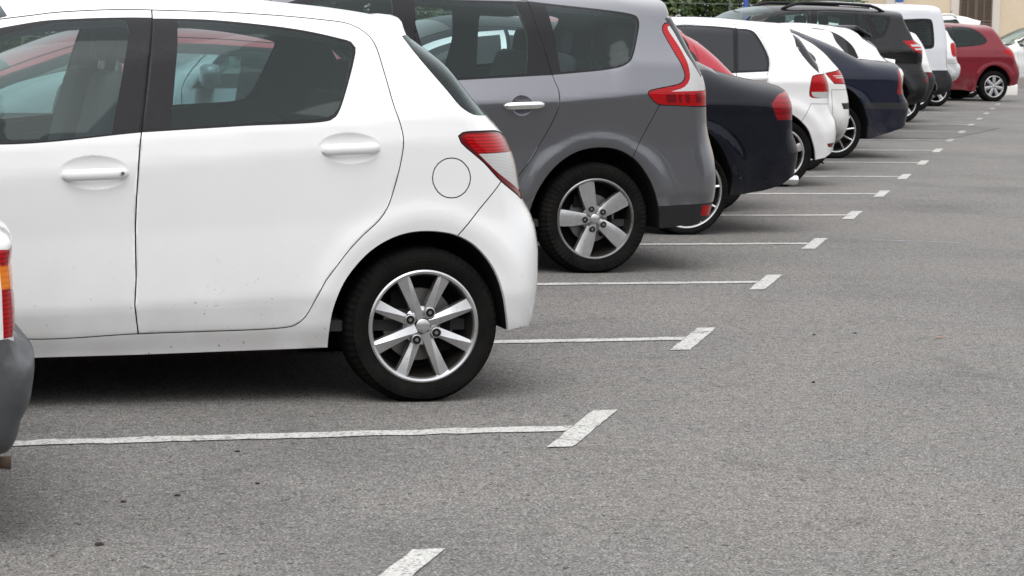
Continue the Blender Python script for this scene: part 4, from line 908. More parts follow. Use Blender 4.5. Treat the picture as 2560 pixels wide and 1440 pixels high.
  'reg': [('front_door#trim', 'black', [(-0.371, 1.372), (-0.371, 1.372), (-0.539, 1.383), (-0.709, 1.389), (-0.911, 1.387), (-1.6, 1.28), (-2.1, 0.97), (-2.1, 0.97), (-0.421, 0.984), (-0.421, 0.984)], {}), ('front_door/window', 'dglass', [(-0.422, 1.354), (-0.422, 1.354), (-0.549, 1.365), (-0.721, 1.372), (-0.9, 1.37), (-1.6, 1.24), (-2.0, 0.99), (-2.0, 0.99), (-0.47, 1.004), (-0.47, 1.004)], {}), ('rear_door#trim', 'black', [(-0.433, 1.371), (-0.433, 1.371), (-0.369, 1.369), (-0.253, 1.361), (-0.216, 1.341), (-0.185, 1.293), (-0.144, 1.204), (-0.122, 1.12), (-0.127, 1.06), (-0.149, 1.002), (-0.149, 1.002), (-0.487, 0.983), (-0.487, 0.983)], {}), ('rear_door/window', 'dglass', [(-0.374, 1.352), (-0.374, 1.352), (-0.273, 1.343), (-0.237, 1.323), (-0.204, 1.272), (-0.166, 1.19), (-0.146, 1.115), (-0.149, 1.057), (-0.167, 1.017), (-0.167, 1.017), (-0.425, 1.005), (-0.425, 1.005)], {}), ('bumper', 'paint', [(0.257, 0.726), (0.257, 0.726), (0.178, 0.579), (0.178, 0.579), (0.203, 0.162), (0.203, 0.162), (1.298, 0.155), (1.298, 0.155), (1.275, 0.719), (1.275, 0.719)], {'seam': 1}), ('rear_reflector', 'darkred', [(0.429, 0.38), (0.429, 0.38), (0.543, 0.387), (0.543, 0.387), (0.511, 0.346), (0.511, 0.346), (0.449, 0.348), (0.449, 0.348)], {}), ('tail_light', 'red', [(0.273, 0.97), (0.254, 0.946), (0.239, 0.829), (0.245, 0.796), (0.264, 0.786), (0.461, 0.785), (0.461, 0.785), (1.04, 0.783), (1.04, 0.783), (1.032, 0.971), (1.032, 0.971)], {'wmin': 0.5, 'frame': 0.006}), ('tail_light#white', 'clear', [(0.256, 0.831), (0.256, 0.831), (0.429, 0.833), (0.429, 0.833), (1.038, 0.831), (1.038, 0.831), (1.039, 0.794), (1.039, 0.794), (0.269, 0.796)], {'wmin': 0.5}), ('rear_window', 'dglass', ('S', (0.38, 1.022), (0.161, 1.313), 0.15), {})],
  'handles': [('rear_door', (-0.259, 0.942), 0.2, 'paint')],
 },
 'F': {
  'pos': (10.087, 24.071),
  'W': 0.86,
  'n': 2.5,
  'wb': 2.6,
  'R': 0.31,
  'tin': 0.03,
  'flare': 0.012,
  'out': [(0.4, 0.28, 0.28), (0.4, 0.28, 0.28), (0.598, 0.018, 0.28), (0.454, 0.117, 0.28), (0.487, 0.233, 0.28), (0.55, 0.25, 0.28), (0.597, 0.336, 0.28), (0.626, 0.459, 0.28), (0.617, 0.619, 0.28), (0.606, 0.729, 0.28), (0.578, 0.812, 0.28), (0.557, 0.883, 0.28), (0.53, 0.961, 0.28), (0.484, 1.024, 0.259), (0.416, 1.079, 0.182), (0.357, 1.135, 0.16), (0.289, 1.198, 0.16), (0.207, 1.26, 0.16), (0.104, 1.312, 0.159), (0.045, 1.343, 0.151), (-0.067, 1.369, 0.15), (-0.5, 1.43, 0.28), (-1.0, 1.45, 0.28), (-1.5, 1.42, 0.28), (-2.3, 1.05, 0.28), (-2.55, 0.98, 0.28), (-3.0, 0.85, 0.28), (-3.28, 0.7, 0.28), (-3.35, 0.5, 0.28), (-3.3, 0.28, 0.28), (-3.2, 0.2, 0.28)],
  'keys': [(-0.06, [(-3.0, 0.2), (0.9, 0.24)]), (-0.005, [(-3.0, 0.5), (0.9, 0.52)]), (0, [(-3.0, 0.7), (0.9, 0.74)]), (0.012, [(-3.0, 0.82), (0.9, 0.86)]), (-0.022, [(-3.0, 0.93), (0.9, 1.0)]), (-0.2, [(-3.0, 1.36), (0.0, 1.38), (0.9, 1.36)])],
  'dimples': [],
  'doors': 'hatch',
  'reg': [('tail_light', 'red', [(0.651, 1.031), (0.651, 1.031), (0.208, 0.947), (0.208, 0.947), (0.292, 0.852), (0.292, 0.852), (0.468, 0.848), (0.468, 0.848), (1.056, 0.849), (1.056, 0.849), (1.047, 1.081), (1.047, 1.081)], {'wmin': 0.5, 'frame': 0.006}), ('tail_light#white', 'clear', [(0.28, 0.929), (0.28, 0.929), (0.736, 0.929), (0.736, 0.929), (0.741, 0.92), (0.741, 0.92), (0.288, 0.921), (0.288, 0.921)], {}), ('tail_light#white', 'clear', [(0.305, 0.912), (0.305, 0.912), (0.75, 0.912), (0.75, 0.912), (0.754, 0.9), (0.754, 0.9), (0.318, 0.902), (0.318, 0.902)], {}), ('quarter_window', 'dglass', [(-0.083, 1.231), (-0.083, 1.231), (0.033, 1.172), (0.096, 1.123), (0.122, 1.078), (0.114, 1.054), (0.114, 1.054), (-0.114, 1.039), (-0.114, 1.039)], {}), ('bumper', 'paint', [(0.271, 0.788), (0.271, 0.788), (0.324, -0.018), (0.324, -0.018), (1.394, -0.021), (1.394, -0.021), (1.361, 0.79), (1.361, 0.79)], {'seam': 1}), ('bumper#low', 'plastic_dark', [(0.382, 0.661), (0.382, 0.661), (1.15, 0.673), (1.15, 0.673), (1.153, 0.602), (1.153, 0.602), (0.409, 0.601), (0.409, 0.601)], {'wmin': 0.4})],
  'handles': [],
 },
 'G': {
  'pos': (11.407, 26.231),
  'W': 0.85,
  'n': 2.7,
  'wb': 2.55,
  'R': 0.3,
  'tin': 0.03,
  'flare': 0.018,
  'out': [(0.935, 0.342, 0.26), (0.966, 0.522, 0.26), (0.951, 0.639, 0.26), (0.913, 0.683, 0.26), (0.886, 0.714, 0.26), (0.879, 0.787, 0.26), (0.859, 0.92, 0.26), (0.832, 1.013, 0.26), (0.816, 1.036, 0.259), (0.816, 1.036, 0.259), (0.783, 1.034, 0.186), (0.655, 1.045, 0.18), (0.541, 1.056, 0.18), (0.397, 1.076, 0.18), (0.202, 1.162, 0.18), (0.053, 1.231, 0.18), (-0.096, 1.286, 0.18), (-0.255, 1.342, 0.18), (-0.315, 1.365, 0.18), (-0.85, 1.42, 0.22), (-1.2, 1.43, 0.22), (-1.5, 1.4, 0.22), (-2.25, 1.0, 0.22), (-2.5, 0.94, 0.22), (-3.0, 0.83, 0.22), (-3.25, 0.7, 0.22), (-3.33, 0.5, 0.22), (-3.28, 0.28, 0.22), (-3.2, 0.2, 0.22)],
  'keys': [(-0.06, [(-3.0, 0.2), (0.9, 0.25)]), (0, [(-3.0, 0.5), (0.9, 0.52)]), (0.005, [(-3.0, 0.72), (0.9, 0.74)]), (0.012, [(-3.0, 0.84), (0.9, 0.86)]), (-0.03, [(-3.0, 0.93), (0.9, 0.98)]), (-0.25, [(-3.0, 1.36), (0.0, 1.36)])],
  'rarch': [(0.77, 0.325), (0.594, 0.267), (0.373, 0.205), (0.373, 0.205), (0.367, 0.344), (0.33, 0.466), (0.27, 0.587), (0.198, 0.68), (0.111, 0.743), (0.009, 0.78), (-0.06, 0.783), (-0.18, 0.64), (-0.29, 0.56), (-0.35, 0.45), (-0.375, 0.32), (-0.38, 0.2), (-0.38, 0.2)],
  'sill': [(-0.38, 0.2), (-2.2, 0.19)],
  'dimples': [],
  'doors': 'sedan',
  'reg': [('bumper', 'paint', [(0.296, 0.617), (0.296, 0.617), (0.38, -0.021), (0.38, -0.021), (1.584, -0.023), (1.584, -0.023), (1.556, 0.637), (1.556, 0.637)], {'seam': 1}), ('bumper#low', 'plastic_dark', [(0.297, 0.598), (0.297, 0.598), (1.18, 0.605), (1.18, 0.605), (1.557, 0.611), (1.557, 0.611), (1.56, 0.529), (1.56, 0.529), (1.185, 0.529), (1.185, 0.529), (0.3, 0.532), (0.3, 0.532)], {}), ('tail_light', 'deepred', [(0.705, 0.944), (0.705, 0.944), (1.072, 0.933), (1.072, 0.933), (1.448, 0.93), (1.448, 0.93), (1.458, 0.692), (1.458, 0.692), (0.676, 0.694), (0.676, 0.694)], {'wmin': 0.5}), ('quarter_window', 'dglass', [(-0.5, 1.28), (-0.5, 1.28), (-0.268, 1.253), (-0.16, 1.184), (-0.085, 1.126), (-0.051, 1.073), (-0.051, 1.073), (-0.5, 1.0), (-0.5, 1.0)], {})],
  'handles': [],
 },
 'H0': {
  'pos': (12.059, 28.18),
  'W': 0.83,
  'n': 2.6,
  'wb': 2.5,
  'R': 0.295,
  'tin': 0.03,
  'flare': 0.01,
  'out': [(0.35, 0.25, 0.26), (0.35, 0.25, 0.26), (0.6, 0.3, 0.26), (0.68, 0.5, 0.26), (0.68, 0.75, 0.26), (0.388, 1.158, 0.13), (0.322, 1.234, 0.13), (0.299, 1.273, 0.13), (0.299, 1.273, 0.13), (0.306, 1.358, 0.13), (0.306, 1.358, 0.13), (0.281, 1.359, 0.139), (0.194, 1.367, 0.14), (-0.9, 1.46, 0.28), (-1.35, 1.45, 0.28), (-1.6, 1.38, 0.28), (-2.25, 1.03, 0.28), (-2.5, 0.97, 0.28), (-2.9, 0.86, 0.28), (-3.1, 0.75, 0.28), (-3.2, 0.5, 0.28), (-3.15, 0.28, 0.28), (-3.1, 0.2, 0.28)],
  'keys': [(-0.06, [(-3.0, 0.2), (0.9, 0.24)]), (-0.005, [(-3.0, 0.5), (0.9, 0.52)]), (0, [(-3.0, 0.7), (0.9, 0.74)]), (0.012, [(-3.0, 0.82), (0.9, 0.86)]), (-0.022, [(-3.0, 0.93), (0.9, 1.0)]), (-0.2, [(-3.0, 1.36), (0.0, 1.38), (0.9, 1.36)])],
  'dimples': [],
  'doors': 'hatch',
  'reg': [('tail_light', 'red', [(0.45, 0.9), (0.45, 0.9), (0.47, 0.7), (0.47, 0.7), (1, 0.7), (1, 0.7), (1, 0.9), (1, 0.9)], {'wmin': 0.5})],
  'handles': [],
 },
 'H': {
  'pos': (13.706, 30.61),
  'W': 0.86,
  'n': 2.5,
  'wb': 2.53,
  'R': 0.31,
  'tin': 0.03,
  'flare': 0.015,
  'out': [(0.38, 0.25, 0.24), (0.38, 0.25, 0.24), (0.58, 0.3, 0.24), (0.66, 0.5, 0.24), (0.68, 0.7, 0.24), (0.69, 0.84, 0.24), (0.547, 0.99, 0.2), (0.441, 1.028, 0.2), (0.358, 1.08, 0.2), (0.344, 1.095, 0.2), (0.344, 1.095, 0.2), (0.308, 1.191, 0.2), (0.151, 1.304, 0.2), (0.072, 1.352, 0.2), (0.015, 1.381, 0.2), (-0.103, 1.393, 0.16), (-0.298, 1.414, 0.16), (-0.475, 1.428, 0.16), (-0.725, 1.426, 0.16), (-1.45, 1.32, 0.25), (-1.7, 1.25, 0.25), (-2.3, 1.0, 0.25), (-2.55, 0.93, 0.25), (-3.0, 0.8, 0.25), (-3.3, 0.66, 0.25), (-3.4, 0.5, 0.25), (-3.35, 0.28, 0.25), (-3.2, 0.2, 0.25)],
  'keys': [(-0.06, [(-3.0, 0.2), (0.9, 0.24)]), (-0.005, [(-3.0, 0.5), (0.9, 0.52)]), (0, [(-3.0, 0.7), (0.9, 0.74)]), (0.012, [(-3.0, 0.82), (0.9, 0.86)]), (-0.022, [(-3.0, 0.93), (0.9, 1.0)]), (-0.2, [(-3.0, 1.36), (0.0, 1.38), (0.9, 1.36)])],
  'dimples': [],
  'doors': 'coupe',
  'reg': [('quarter_window#trim', 'black', [(-0.602, 1.372), (-0.602, 1.372), (-0.432, 1.351), (-0.303, 1.3), (-0.193, 1.225), (-0.117, 1.145), (-0.063, 1.008), (-0.063, 1.008), (-0.534, 1.0), (-0.534, 1.0)], {}), ('quarter_window', 'dglass', [(-0.562, 1.353), (-0.562, 1.353), (-0.445, 1.336), (-0.309, 1.285), (-0.218, 1.222), (-0.195, 1.03), (-0.195, 1.03), (-0.5, 1.016), (-0.5, 1.016)], {}), ('rear_window', 'dglass', ('S', (0.638, 1.026), (0.064, 1.29), 0.11), {}), ('tail_light', 'red', [(0.55, 0.8), (0.55, 0.8), (0.57, 0.62), (0.57, 0.62), (1, 0.62), (1, 0.62), (1, 0.8), (1, 0.8)], {'wmin': 0.45})],
  'handles': [],
 },
 'S': {
  'pos': (15.302, 33.453),
  'W': 0.9,
  'n': 2.9,
  'wb': 2.6,
  'R': 0.35,
  'tin': 0.04,
  'flare': 0.03,
  'out': [(0.44, 0.38, 0.26), (0.44, 0.38, 0.26), (0.705, 0.321, 0.26), (0.711, 0.343, 0.26), (0.769, 0.421, 0.26), (0.794, 0.531, 0.26), (0.803, 0.639, 0.26), (0.787, 0.763, 0.26), (0.737, 0.825, 0.26), (0.695, 0.85, 0.26), (0.704, 0.959, 0.26), (0.7, 1.058, 0.26), (0.686, 1.152, 0.26), (0.645, 1.214, 0.251), (0.54, 1.264, 0.14), (0.5, 1.334, 0.13), (0.44, 1.44, 0.13), (0.405, 1.535, 0.13), (0.405, 1.535, 0.13), (0.41, 1.588, 0.13), (0.41, 1.588, 0.13), (0.393, 1.62, 0.13), (0.375, 1.619, 0.13), (0.375, 1.619, 0.13), (0.305, 1.626, 0.121), (-0.282, 1.66, 0.12), (-0.725, 1.67, 0.12), (-0.979, 1.669, 0.16), (-1.182, 1.665, 0.16), (-1.461, 1.65, 0.16), (-1.589, 1.631, 0.16), (-1.736, 1.598, 0.162), (-1.848, 1.568, 0.218), (-1.964, 1.508, 0.22), (-2.057, 1.459, 0.22), (-2.45, 1.18, 0.28), (-2.7, 1.12, 0.28), (-3.1, 1.0, 0.28), (-3.3, 0.85, 0.28), (-3.38, 0.6, 0.28), (-3.33, 0.35, 0.28), (-3.2, 0.28, 0.28)],
  'keys': [(-0.06, [(-3.0, 0.3), (0.9, 0.33)]), (0.02, [(-3.0, 0.5), (0.9, 0.55)]), (0.02, [(-3.0, 0.75), (0.9, 0.78)]), (0.0, [(-3.0, 0.85), (0.9, 0.9)]), (0.0, [(-3.0, 1.02), (0.9, 1.1)]), (-0.02, [(-3.0, 1.07), (0.9, 1.14)]), (-0.17, [(-3.0, 1.53), (0.0, 1.56), (1.0, 1.5)])],
  'dimples': [],
  'doors': [('front_door', [(-1.026, 1.61), (-1.026, 1.61), (-1.093, 1.199), (-1.1, 0.552), (-1.1, 0.552), (-2.1, 0.4), (-2.1, 0.4), (-2.2, 0.7), (-2.25, 1.05), (-1.9, 1.3), (-1.571, 1.545), (-1.406, 1.58)]), ('rear_door', [(-1.026, 1.61), (-1.026, 1.61), (-0.29, 1.593), (-0.29, 1.593), (-0.218, 1.351), (-0.151, 1.216), (-0.254, 0.944), (-0.254, 0.944), (-0.312, 0.671), (-1.1, 0.552), (-1.1, 0.552), (-1.093, 1.199)])],
  'reg': [('front_door#trim', 'black', [(-1.066, 1.582), (-1.066, 1.582), (-1.25, 1.576), (-1.421, 1.556), (-1.581, 1.518), (-1.722, 1.461), (-2.1, 1.14), (-2.1, 1.14), (-1.116, 1.145), (-1.116, 1.145)], {}), ('front_door/window', 'glass', [(-1.087, 1.566), (-1.087, 1.566), (-1.259, 1.557), (-1.428, 1.537), (-1.574, 1.502), (-1.696, 1.451), (-1.98, 1.16), (-1.98, 1.16), (-1.138, 1.156), (-1.138, 1.156)], {}), ('rear_door#trim', 'black', [(-1.031, 1.583), (-1.031, 1.583), (-0.39, 1.578), (-0.299, 1.572), (-0.218, 1.351), (-0.168, 1.216), (-0.168, 1.216), (-1.093, 1.146), (-1.093, 1.146)], {}), ('rear_door/window', 'glass', [(-0.953, 1.566), (-0.953, 1.566), (-0.401, 1.561), (-0.401, 1.561), (-0.433, 1.19), (-0.433, 1.19), (-1.003, 1.163), (-1.003, 1.163)], {}), ('rear_door/window', 'glass', [(-0.348, 1.557), (-0.348, 1.557), (-0.314, 1.55), (-0.244, 1.334), (-0.204, 1.216), (-0.204, 1.216), (-0.385, 1.196), (-0.385, 1.196)], {}), ('quarter_window#trim', 'black', [(-0.278, 1.577), (-0.278, 1.577), (0.114, 1.548), (0.114, 1.548), (0.14, 1.526), (0.019, 1.287), (-0.014, 1.257), (-0.082, 1.239), (-0.155, 1.225), (-0.155, 1.225)], {}), ('quarter_window', 'glass', [(-0.157, 1.539), (-0.157, 1.539), (0.052, 1.505), (0.067, 1.481), (-0.019, 1.317), (-0.046, 1.294), (-0.07, 1.294), (-0.111, 1.396)], {}), ('fuel_flap', 'paint', [(0.069, 1.112), (0.069, 1.112), (0.256, 1.121), (0.256, 1.121), (0.264, 1.034), (0.247, 1.006), (0.247, 1.006), (0.079, 1.003), (0.079, 1.003)], {'seam': 1, 'near': 1}), ('tail_light', 'red', [(0.28, 1.21), (0.28, 1.21), (0.444, 1.223), (0.864, 1.191), (0.928, 1.129), (0.928, 1.129), (1.257, 1.135), (1.257, 1.135), (1.265, 0.953), (1.265, 0.953), (0.941, 0.948), (0.941, 0.948), (0.507, 1.056), (0.433, 1.084), (0.369, 1.139)], {'wmin': 0.55}), ('tail_light#white', 'clear', [(0.388, 1.166), (0.388, 1.166), (0.883, 1.173), (0.883, 1.173), (0.909, 1.146), (0.909, 1.146), (0.414, 1.137), (0.414, 1.137)], {}), ('tail_light#white', 'clear', [(0.44, 1.113), (0.44, 1.113), (0.922, 1.121), (0.922, 1.121), (0.929, 1.096), (0.929, 1.096), (0.467, 1.089), (0.467, 1.089)], {}), ('rear_window', 'glass', ('S', (0.789, 1.254), (0.64, 1.487), 0.09), {}), ('bumper', 'plastic_dark', [(0.344, 0.8), (0.344, 0.8), (0.278, 0.597), (0.278, 0.597), (0.359, 0.126), (0.359, 0.126), (1.669, 0.13), (1.669, 0.13), (1.639, 0.809), (1.639, 0.809)], {'seam': 1}), ('rear_reflector', 'darkred', [(0.586, 0.7), (0.586, 0.7), (0.665, 0.716), (0.665, 0.716), (0.657, 0.617), (0.657, 0.617)], {})],
  'handles': [('rear_door', (-0.376, 1.077), 0.2, 'paint')],
  'rails': 1,
 },
 'I': {
  'pos': (16.742, 35.739),
  'W': 0.83,
  'n': 2.6,
  'wb': 2.5,
  'R': 0.3,
  'tin': 0.03,
  'flare': 0.01,
  'out': [(0.36, 0.25, 0.26), (0.36, 0.25, 0.26), (0.55, 0.28, 0.26), (0.553, 0.36, 0.26), (0.605, 0.444, 0.26), (0.638, 0.583, 0.26), (0.643, 0.692, 0.26), (0.612, 0.748, 0.26), (0.57, 0.789, 0.26), (0.559, 0.807, 0.26), (0.537, 0.863, 0.26), (0.507, 0.963, 0.26), (0.474, 1.103, 0.26), (0.443, 1.169, 0.259), (0.358, 1.278, 0.161), (0.321, 1.33, 0.16), (0.309, 1.337, 0.16), (-0.5, 1.4, 0.25), (-1.0, 1.45, 0.25), (-1.35, 1.43, 0.25), (-1.6, 1.37, 0.25), (-2.25, 1.03, 0.25), (-2.5, 0.97, 0.25), (-2.9, 0.86, 0.25), (-3.1, 0.75, 0.25), (-3.2, 0.5, 0.25), (-3.15, 0.28, 0.25), (-3.1, 0.2, 0.25)],
  'keys': [(-0.06, [(-3.0, 0.2), (0.9, 0.24)]), (-0.005, [(-3.0, 0.5), (0.9, 0.52)]), (0, [(-3.0, 0.7), (0.9, 0.74)]), (0.012, [(-3.0, 0.82), (0.9, 0.86)]), (-0.022, [(-3.0, 0.93), (0.9, 1.0)]), (-0.2, [(-3.0, 1.36), (0.0, 1.38), (0.9, 1.36)])],
  'dimples': [],
  'doors': 'hatch',
  'reg': [('tail_light', 'red', [(0.313, 1.144), (0.313, 1.144), (0.767, 0.838), (0.767, 0.838), (1.253, 0.846), (1.253, 0.846), (1.239, 1.154), (1.239, 1.154)], {'wmin': 0.45}), ('bumper', 'plastic_dark', [(0.239, 0.74), (0.239, 0.74), (0.258, 0.034), (0.258, 0.034), (1.42, 0.037), (1.42, 0.037), (1.389, 0.747), (1.389, 0.747)], {'seam': 1}), ('rear_reflector', 'darkred', [(0.343, 0.747), (0.343, 0.747), (0.433, 0.747), (0.433, 0.747), (0.433, 0.677), (0.433, 0.677), (0.388, 0.659), (0.388, 0.659)], {})],
  'handles': [],
 },
 'J': {
  'pos': (19.282, 40.53),
  'W': 0.83,
  'n': 3.6,
  'wb': 2.6,
  'R': 0.31,
  'tin': 0.03,
  'flare': 0.01,
  'out': [(0.37, 0.27, 0.2), (0.37, 0.27, 0.2), (0.523, 0.246, 0.18), (0.641, 0.294, 0.18), (0.715, 0.364, 0.18), (0.727, 0.495, 0.18), (0.694, 0.615, 0.18), (0.629, 0.704, 0.18), (0.629, 0.704, 0.18), (0.616, 0.718, 0.18), (0.603, 1.115, 0.18), (0.591, 1.311, 0.18), (0.55, 1.525, 0.18), (0.512, 1.668, 0.178), (0.462, 1.752, 0.162), (0.408, 1.773, 0.16), (0.313, 1.78, 0.16), (0.093, 1.786, 0.16), (-0.442, 1.777, 0.16), (-1.7, 1.78, 0.25), (-1.95, 1.68, 0.25), (-2.45, 1.12, 0.25), (-2.65, 1.03, 0.25), (-3.0, 0.9, 0.25), (-3.2, 0.75, 0.25), (-3.28, 0.5, 0.25), (-3.22, 0.28, 0.25), (-3.1, 0.2, 0.25)],
  'keys': [(-0.03, [(-3.0, 0.2), (0.9, 0.22)]), (0, [(-3.0, 0.5), (0.9, 0.52)]), (0, [(-3.0, 0.8), (0.9, 0.8)]), (-0.01, [(-3.0, 1.05), (0.9, 1.05)]), (-0.1, [(-3.0, 1.7), (0.9, 1.7)])],
  'dimples': [],
  'doors': 'van',
  'reg': [('quarter_window#trim', 'black', [(-0.301, 1.525), (-0.301, 1.525), (0.222, 1.535), (0.251, 1.509), (0.281, 1.103), (0.254, 1.056), (-0.312, 1.039), (-0.312, 1.039)], {}), ('quarter_window', 'glass', [(-0.207, 1.467), (-0.207, 1.467), (0.184, 1.481), (0.205, 1.455), (0.234, 1.135), (0.211, 1.108), (-0.216, 1.094), (-0.216, 1.094)], {}), ('cladding', 'plastic_dark', [(-0.045, 0.677), (-0.045, 0.677), (0.903, 0.695), (0.903, 0.695), (1.735, 0.707), (1.735, 0.707), (1.774, -0.149), (1.774, -0.149), (0.05, -0.157), (0.05, -0.157)], {}), ('tail_light', 'darkred', [(0.518, 1.0), (0.518, 1.0), (1.271, 1.004), (1.271, 1.004), (1.283, 0.728), (1.283, 0.728), (0.523, 0.725), (0.523, 0.725)], {'wmin': 0.6})],
  'handles': [],
 },
 'K': {
  'pos': (20.775, 42.85),
  'W': 0.85,
  'n': 2.8,
  'wb': 2.55,
  'R': 0.3,
  'tin': 0.03,
  'flare': 0.01,
  'out': [(0.36, 0.3, 0.25), (0.36, 0.3, 0.25), (0.307, 0.379, 0.203), (0.46, 0.42, 0.2), (0.547, 0.53, 0.2), (0.57, 0.658, 0.2), (0.547, 0.782, 0.2), (0.489, 0.822, 0.2), (0.467, 0.852, 0.2), (0.47, 0.897, 0.2), (0.486, 1.112, 0.2), (0.462, 1.171, 0.2), (0.39, 1.26, 0.2), (0.33, 1.388, 0.2), (-0.05, 1.42, 0.25), (-0.6, 1.5, 0.25), (-1.1, 1.52, 0.25), (-1.5, 1.48, 0.25), (-2.3, 1.05, 0.25), (-2.5, 0.98, 0.25), (-3.0, 0.87, 0.25), (-3.2, 0.72, 0.25), (-3.28, 0.5, 0.25), (-3.2, 0.28, 0.25), (-3.1, 0.2, 0.25)],
  'keys': [(-0.06, [(-3.0, 0.2), (0.9, 0.24)]), (-0.005, [(-3.0, 0.5), (0.9, 0.52)]), (0, [(-3.0, 0.7), (0.9, 0.74)]), (0.012, [(-3.0, 0.82), (0.9, 0.86)]), (-0.022, [(-3.0, 0.93), (0.9, 1.0)]), (-0.2, [(-3.0, 1.36), (0.0, 1.38), (0.9, 1.36)])],
  'dimples': [],
  'doors': 'hatch',
  'reg': [('tail_light', 'red', [(0.298, 1.132), (0.298, 1.132), (0.265, 1.096), (0.264, 0.934), (0.291, 0.885), (0.291, 0.885), (1.193, 0.891), (1.193, 0.891), (1.18, 1.162), (1.18, 1.162)], {'wmin': 0.5}), ('bumper', 'paint', [(0.116, 0.769), (0.116, 0.769), (0.203, 0.042), (0.203, 0.042), (1.47, 0.048), (1.47, 0.048), (1.436, 0.78), (1.436, 0.78)], {'seam': 1})],
  'handles': [],
 },
 'M': {
  'pos': (23.525, 45.943),
  'W': 0.85,
  'n': 2.6,
  'wb': 2.5,
  'R': 0.3,
  'tin': 0.03,
  'flare': 0.014,
  'out': [(0.642, 0.332, 0.26), (0.671, 0.438, 0.26), (0.674, 0.578, 0.26), (0.654, 0.695, 0.26), (0.603, 0.764, 0.26), (0.567, 0.838, 0.26), (0.55, 0.883, 0.26), (0.502, 1.023, 0.26), (0.435, 1.091, 0.258), (0.309, 1.147, 0.182), (0.241, 1.284, 0.18), (0.127, 1.417, 0.179), (0.105, 1.446, 0.176), (0.085, 1.46, 0.157), (-0.221, 1.47, 0.15), (-0.679, 1.489, 0.15), (-1.25, 1.44, 0.28), (-1.6, 1.35, 0.28), (-2.25, 1.03, 0.28), (-2.5, 0.97, 0.28), (-2.9, 0.86, 0.28), (-3.12, 0.75, 0.28), (-3.22, 0.5, 0.28), (-3.17, 0.28, 0.28), (-3.1, 0.2, 0.28)],
  'keys': [(-0.06, [(-3.0, 0.2), (0.9, 0.24)]), (-0.005, [(-3.0, 0.5), (0.9, 0.52)]), (0, [(-3.0, 0.7), (0.9, 0.74)]), (0.012, [(-3.0, 0.82), (0.9, 0.86)]), (-0.022, [(-3.0, 0.93), (0.9, 1.0)]), (-0.2, [(-3.0, 1.36), (0.0, 1.38), (0.9, 1.36)])],
  'rarch': [(0.45, 0.32), (0.325, 0.299), (0.325, 0.299), (0.347, 0.377), (0.305, 0.489), (0.216, 0.599), (0.095, 0.67), (-0.038, 0.699), (-0.16, 0.67), (-0.266, 0.58), (-0.335, 0.472), (-0.374, 0.348), (-0.383, 0.178), (-0.383, 0.178)],
  'sill': [(-0.391, 0.178), (-0.662, 0.221), (-2.1, 0.2)],
  'dimples': [],
  'doors': 'coupe',
  'reg': [('quarter_window#trim', 'black', [(-0.823, 1.429), (-0.823, 1.429), (-0.45, 1.403), (-0.318, 1.341), (-0.189, 1.237), (-0.152, 1.162), (-0.2, 1.108), (-0.368, 1.067), (-0.942, 1.015), (-0.942, 1.015)], {}), ('quarter_window', 'glass', [(-0.82, 1.411), (-0.82, 1.411), (-0.464, 1.384), (-0.33, 1.322), (-0.211, 1.229), (-0.185, 1.165), (-0.213, 1.126), (-0.365, 1.086), (-0.914, 1.034), (-0.914, 1.034)], {}), ('tail_light', 'red', [(0.153, 0.954), (0.186, 0.985), (0.273, 1.02), (0.675, 1.039), (0.675, 1.039), (1.313, 1.05), (1.313, 1.05), (1.324, 0.811), (1.324, 0.811), (0.436, 0.805), (0.436, 0.805), (0.322, 0.873), (0.239, 0.917)], {'wmin': 0.45}), ('fuel_flap', 'paint', [(0.108, 0.877), (0.104, 0.861), (0.097, 0.846), (0.087, 0.834), (0.074, 0.824), (0.058, 0.817), (0.041, 0.815), (0.023, 0.817), (0.006, 0.822), (-0.009, 0.832), (-0.021, 0.845), (-0.027, 0.859), (-0.029, 0.875), (-0.025, 0.891), (-0.017, 0.906), (-0.005, 0.918), (0.01, 0.928), (0.027, 0.935), (0.045, 0.937), (0.062, 0.935), (0.078, 0.929), (0.091, 0.92), (0.101, 0.907), (0.107, 0.893)], {'seam': 1, 'near': 1}), ('bumper', 'paint', [(0.347, 0.743), (0.347, 0.743), (0.202, 0.602), (0.202, 0.602), (0.196, -0.048), (0.196, -0.048), (1.713, -0.038), (1.713, -0.038), (1.674, 0.754), (1.674, 0.754)], {'seam': 1})],
  'handles': [],
 },
 'L': {
  'pos': (24.119, 48.16),
  'W': 0.86,
  'n': 2.7,
  'wb': 2.65,
  'R': 0.32,
  'tin': 0.03,
  'flare': 0.01,
  'out': [(0.38, 0.3, 0.26), (0.38, 0.3, 0.26), (0.6, 0.32, 0.26), (0.72, 0.5, 0.26), (0.7, 0.8, 0.26), (0.62, 1.05, 0.26), (0.361, 1.459, 0.1), (0.361, 1.459, 0.1), (0.458, 1.554, 0.1), (0.458, 1.554, 0.1), (0.268, 1.595, 0.14), (0.152, 1.627, 0.14), (-0.027, 1.647, 0.14), (-0.213, 1.641, 0.14), (-1.35, 1.53, 0.28), (-1.6, 1.46, 0.28), (-2.4, 1.07, 0.28), (-2.6, 1.0, 0.28), (-3.0, 0.88, 0.28), (-3.25, 0.75, 0.28), (-3.32, 0.5, 0.28), (-3.27, 0.28, 0.28), (-3.1, 0.2, 0.28)],
  'keys': [(-0.06, [(-3.0, 0.2), (0.9, 0.24)]), (-0.005, [(-3.0, 0.5), (0.9, 0.52)]), (0, [(-3.0, 0.7), (0.9, 0.74)]), (0.012, [(-3.0, 0.82), (0.9, 0.86)]), (-0.022, [(-3.0, 0.93), (0.9, 1.0)]), (-0.2, [(-3.0, 1.36), (0.0, 1.38), (0.9, 1.36)])],
  'dimples': [],
  'doors': 'hatch',
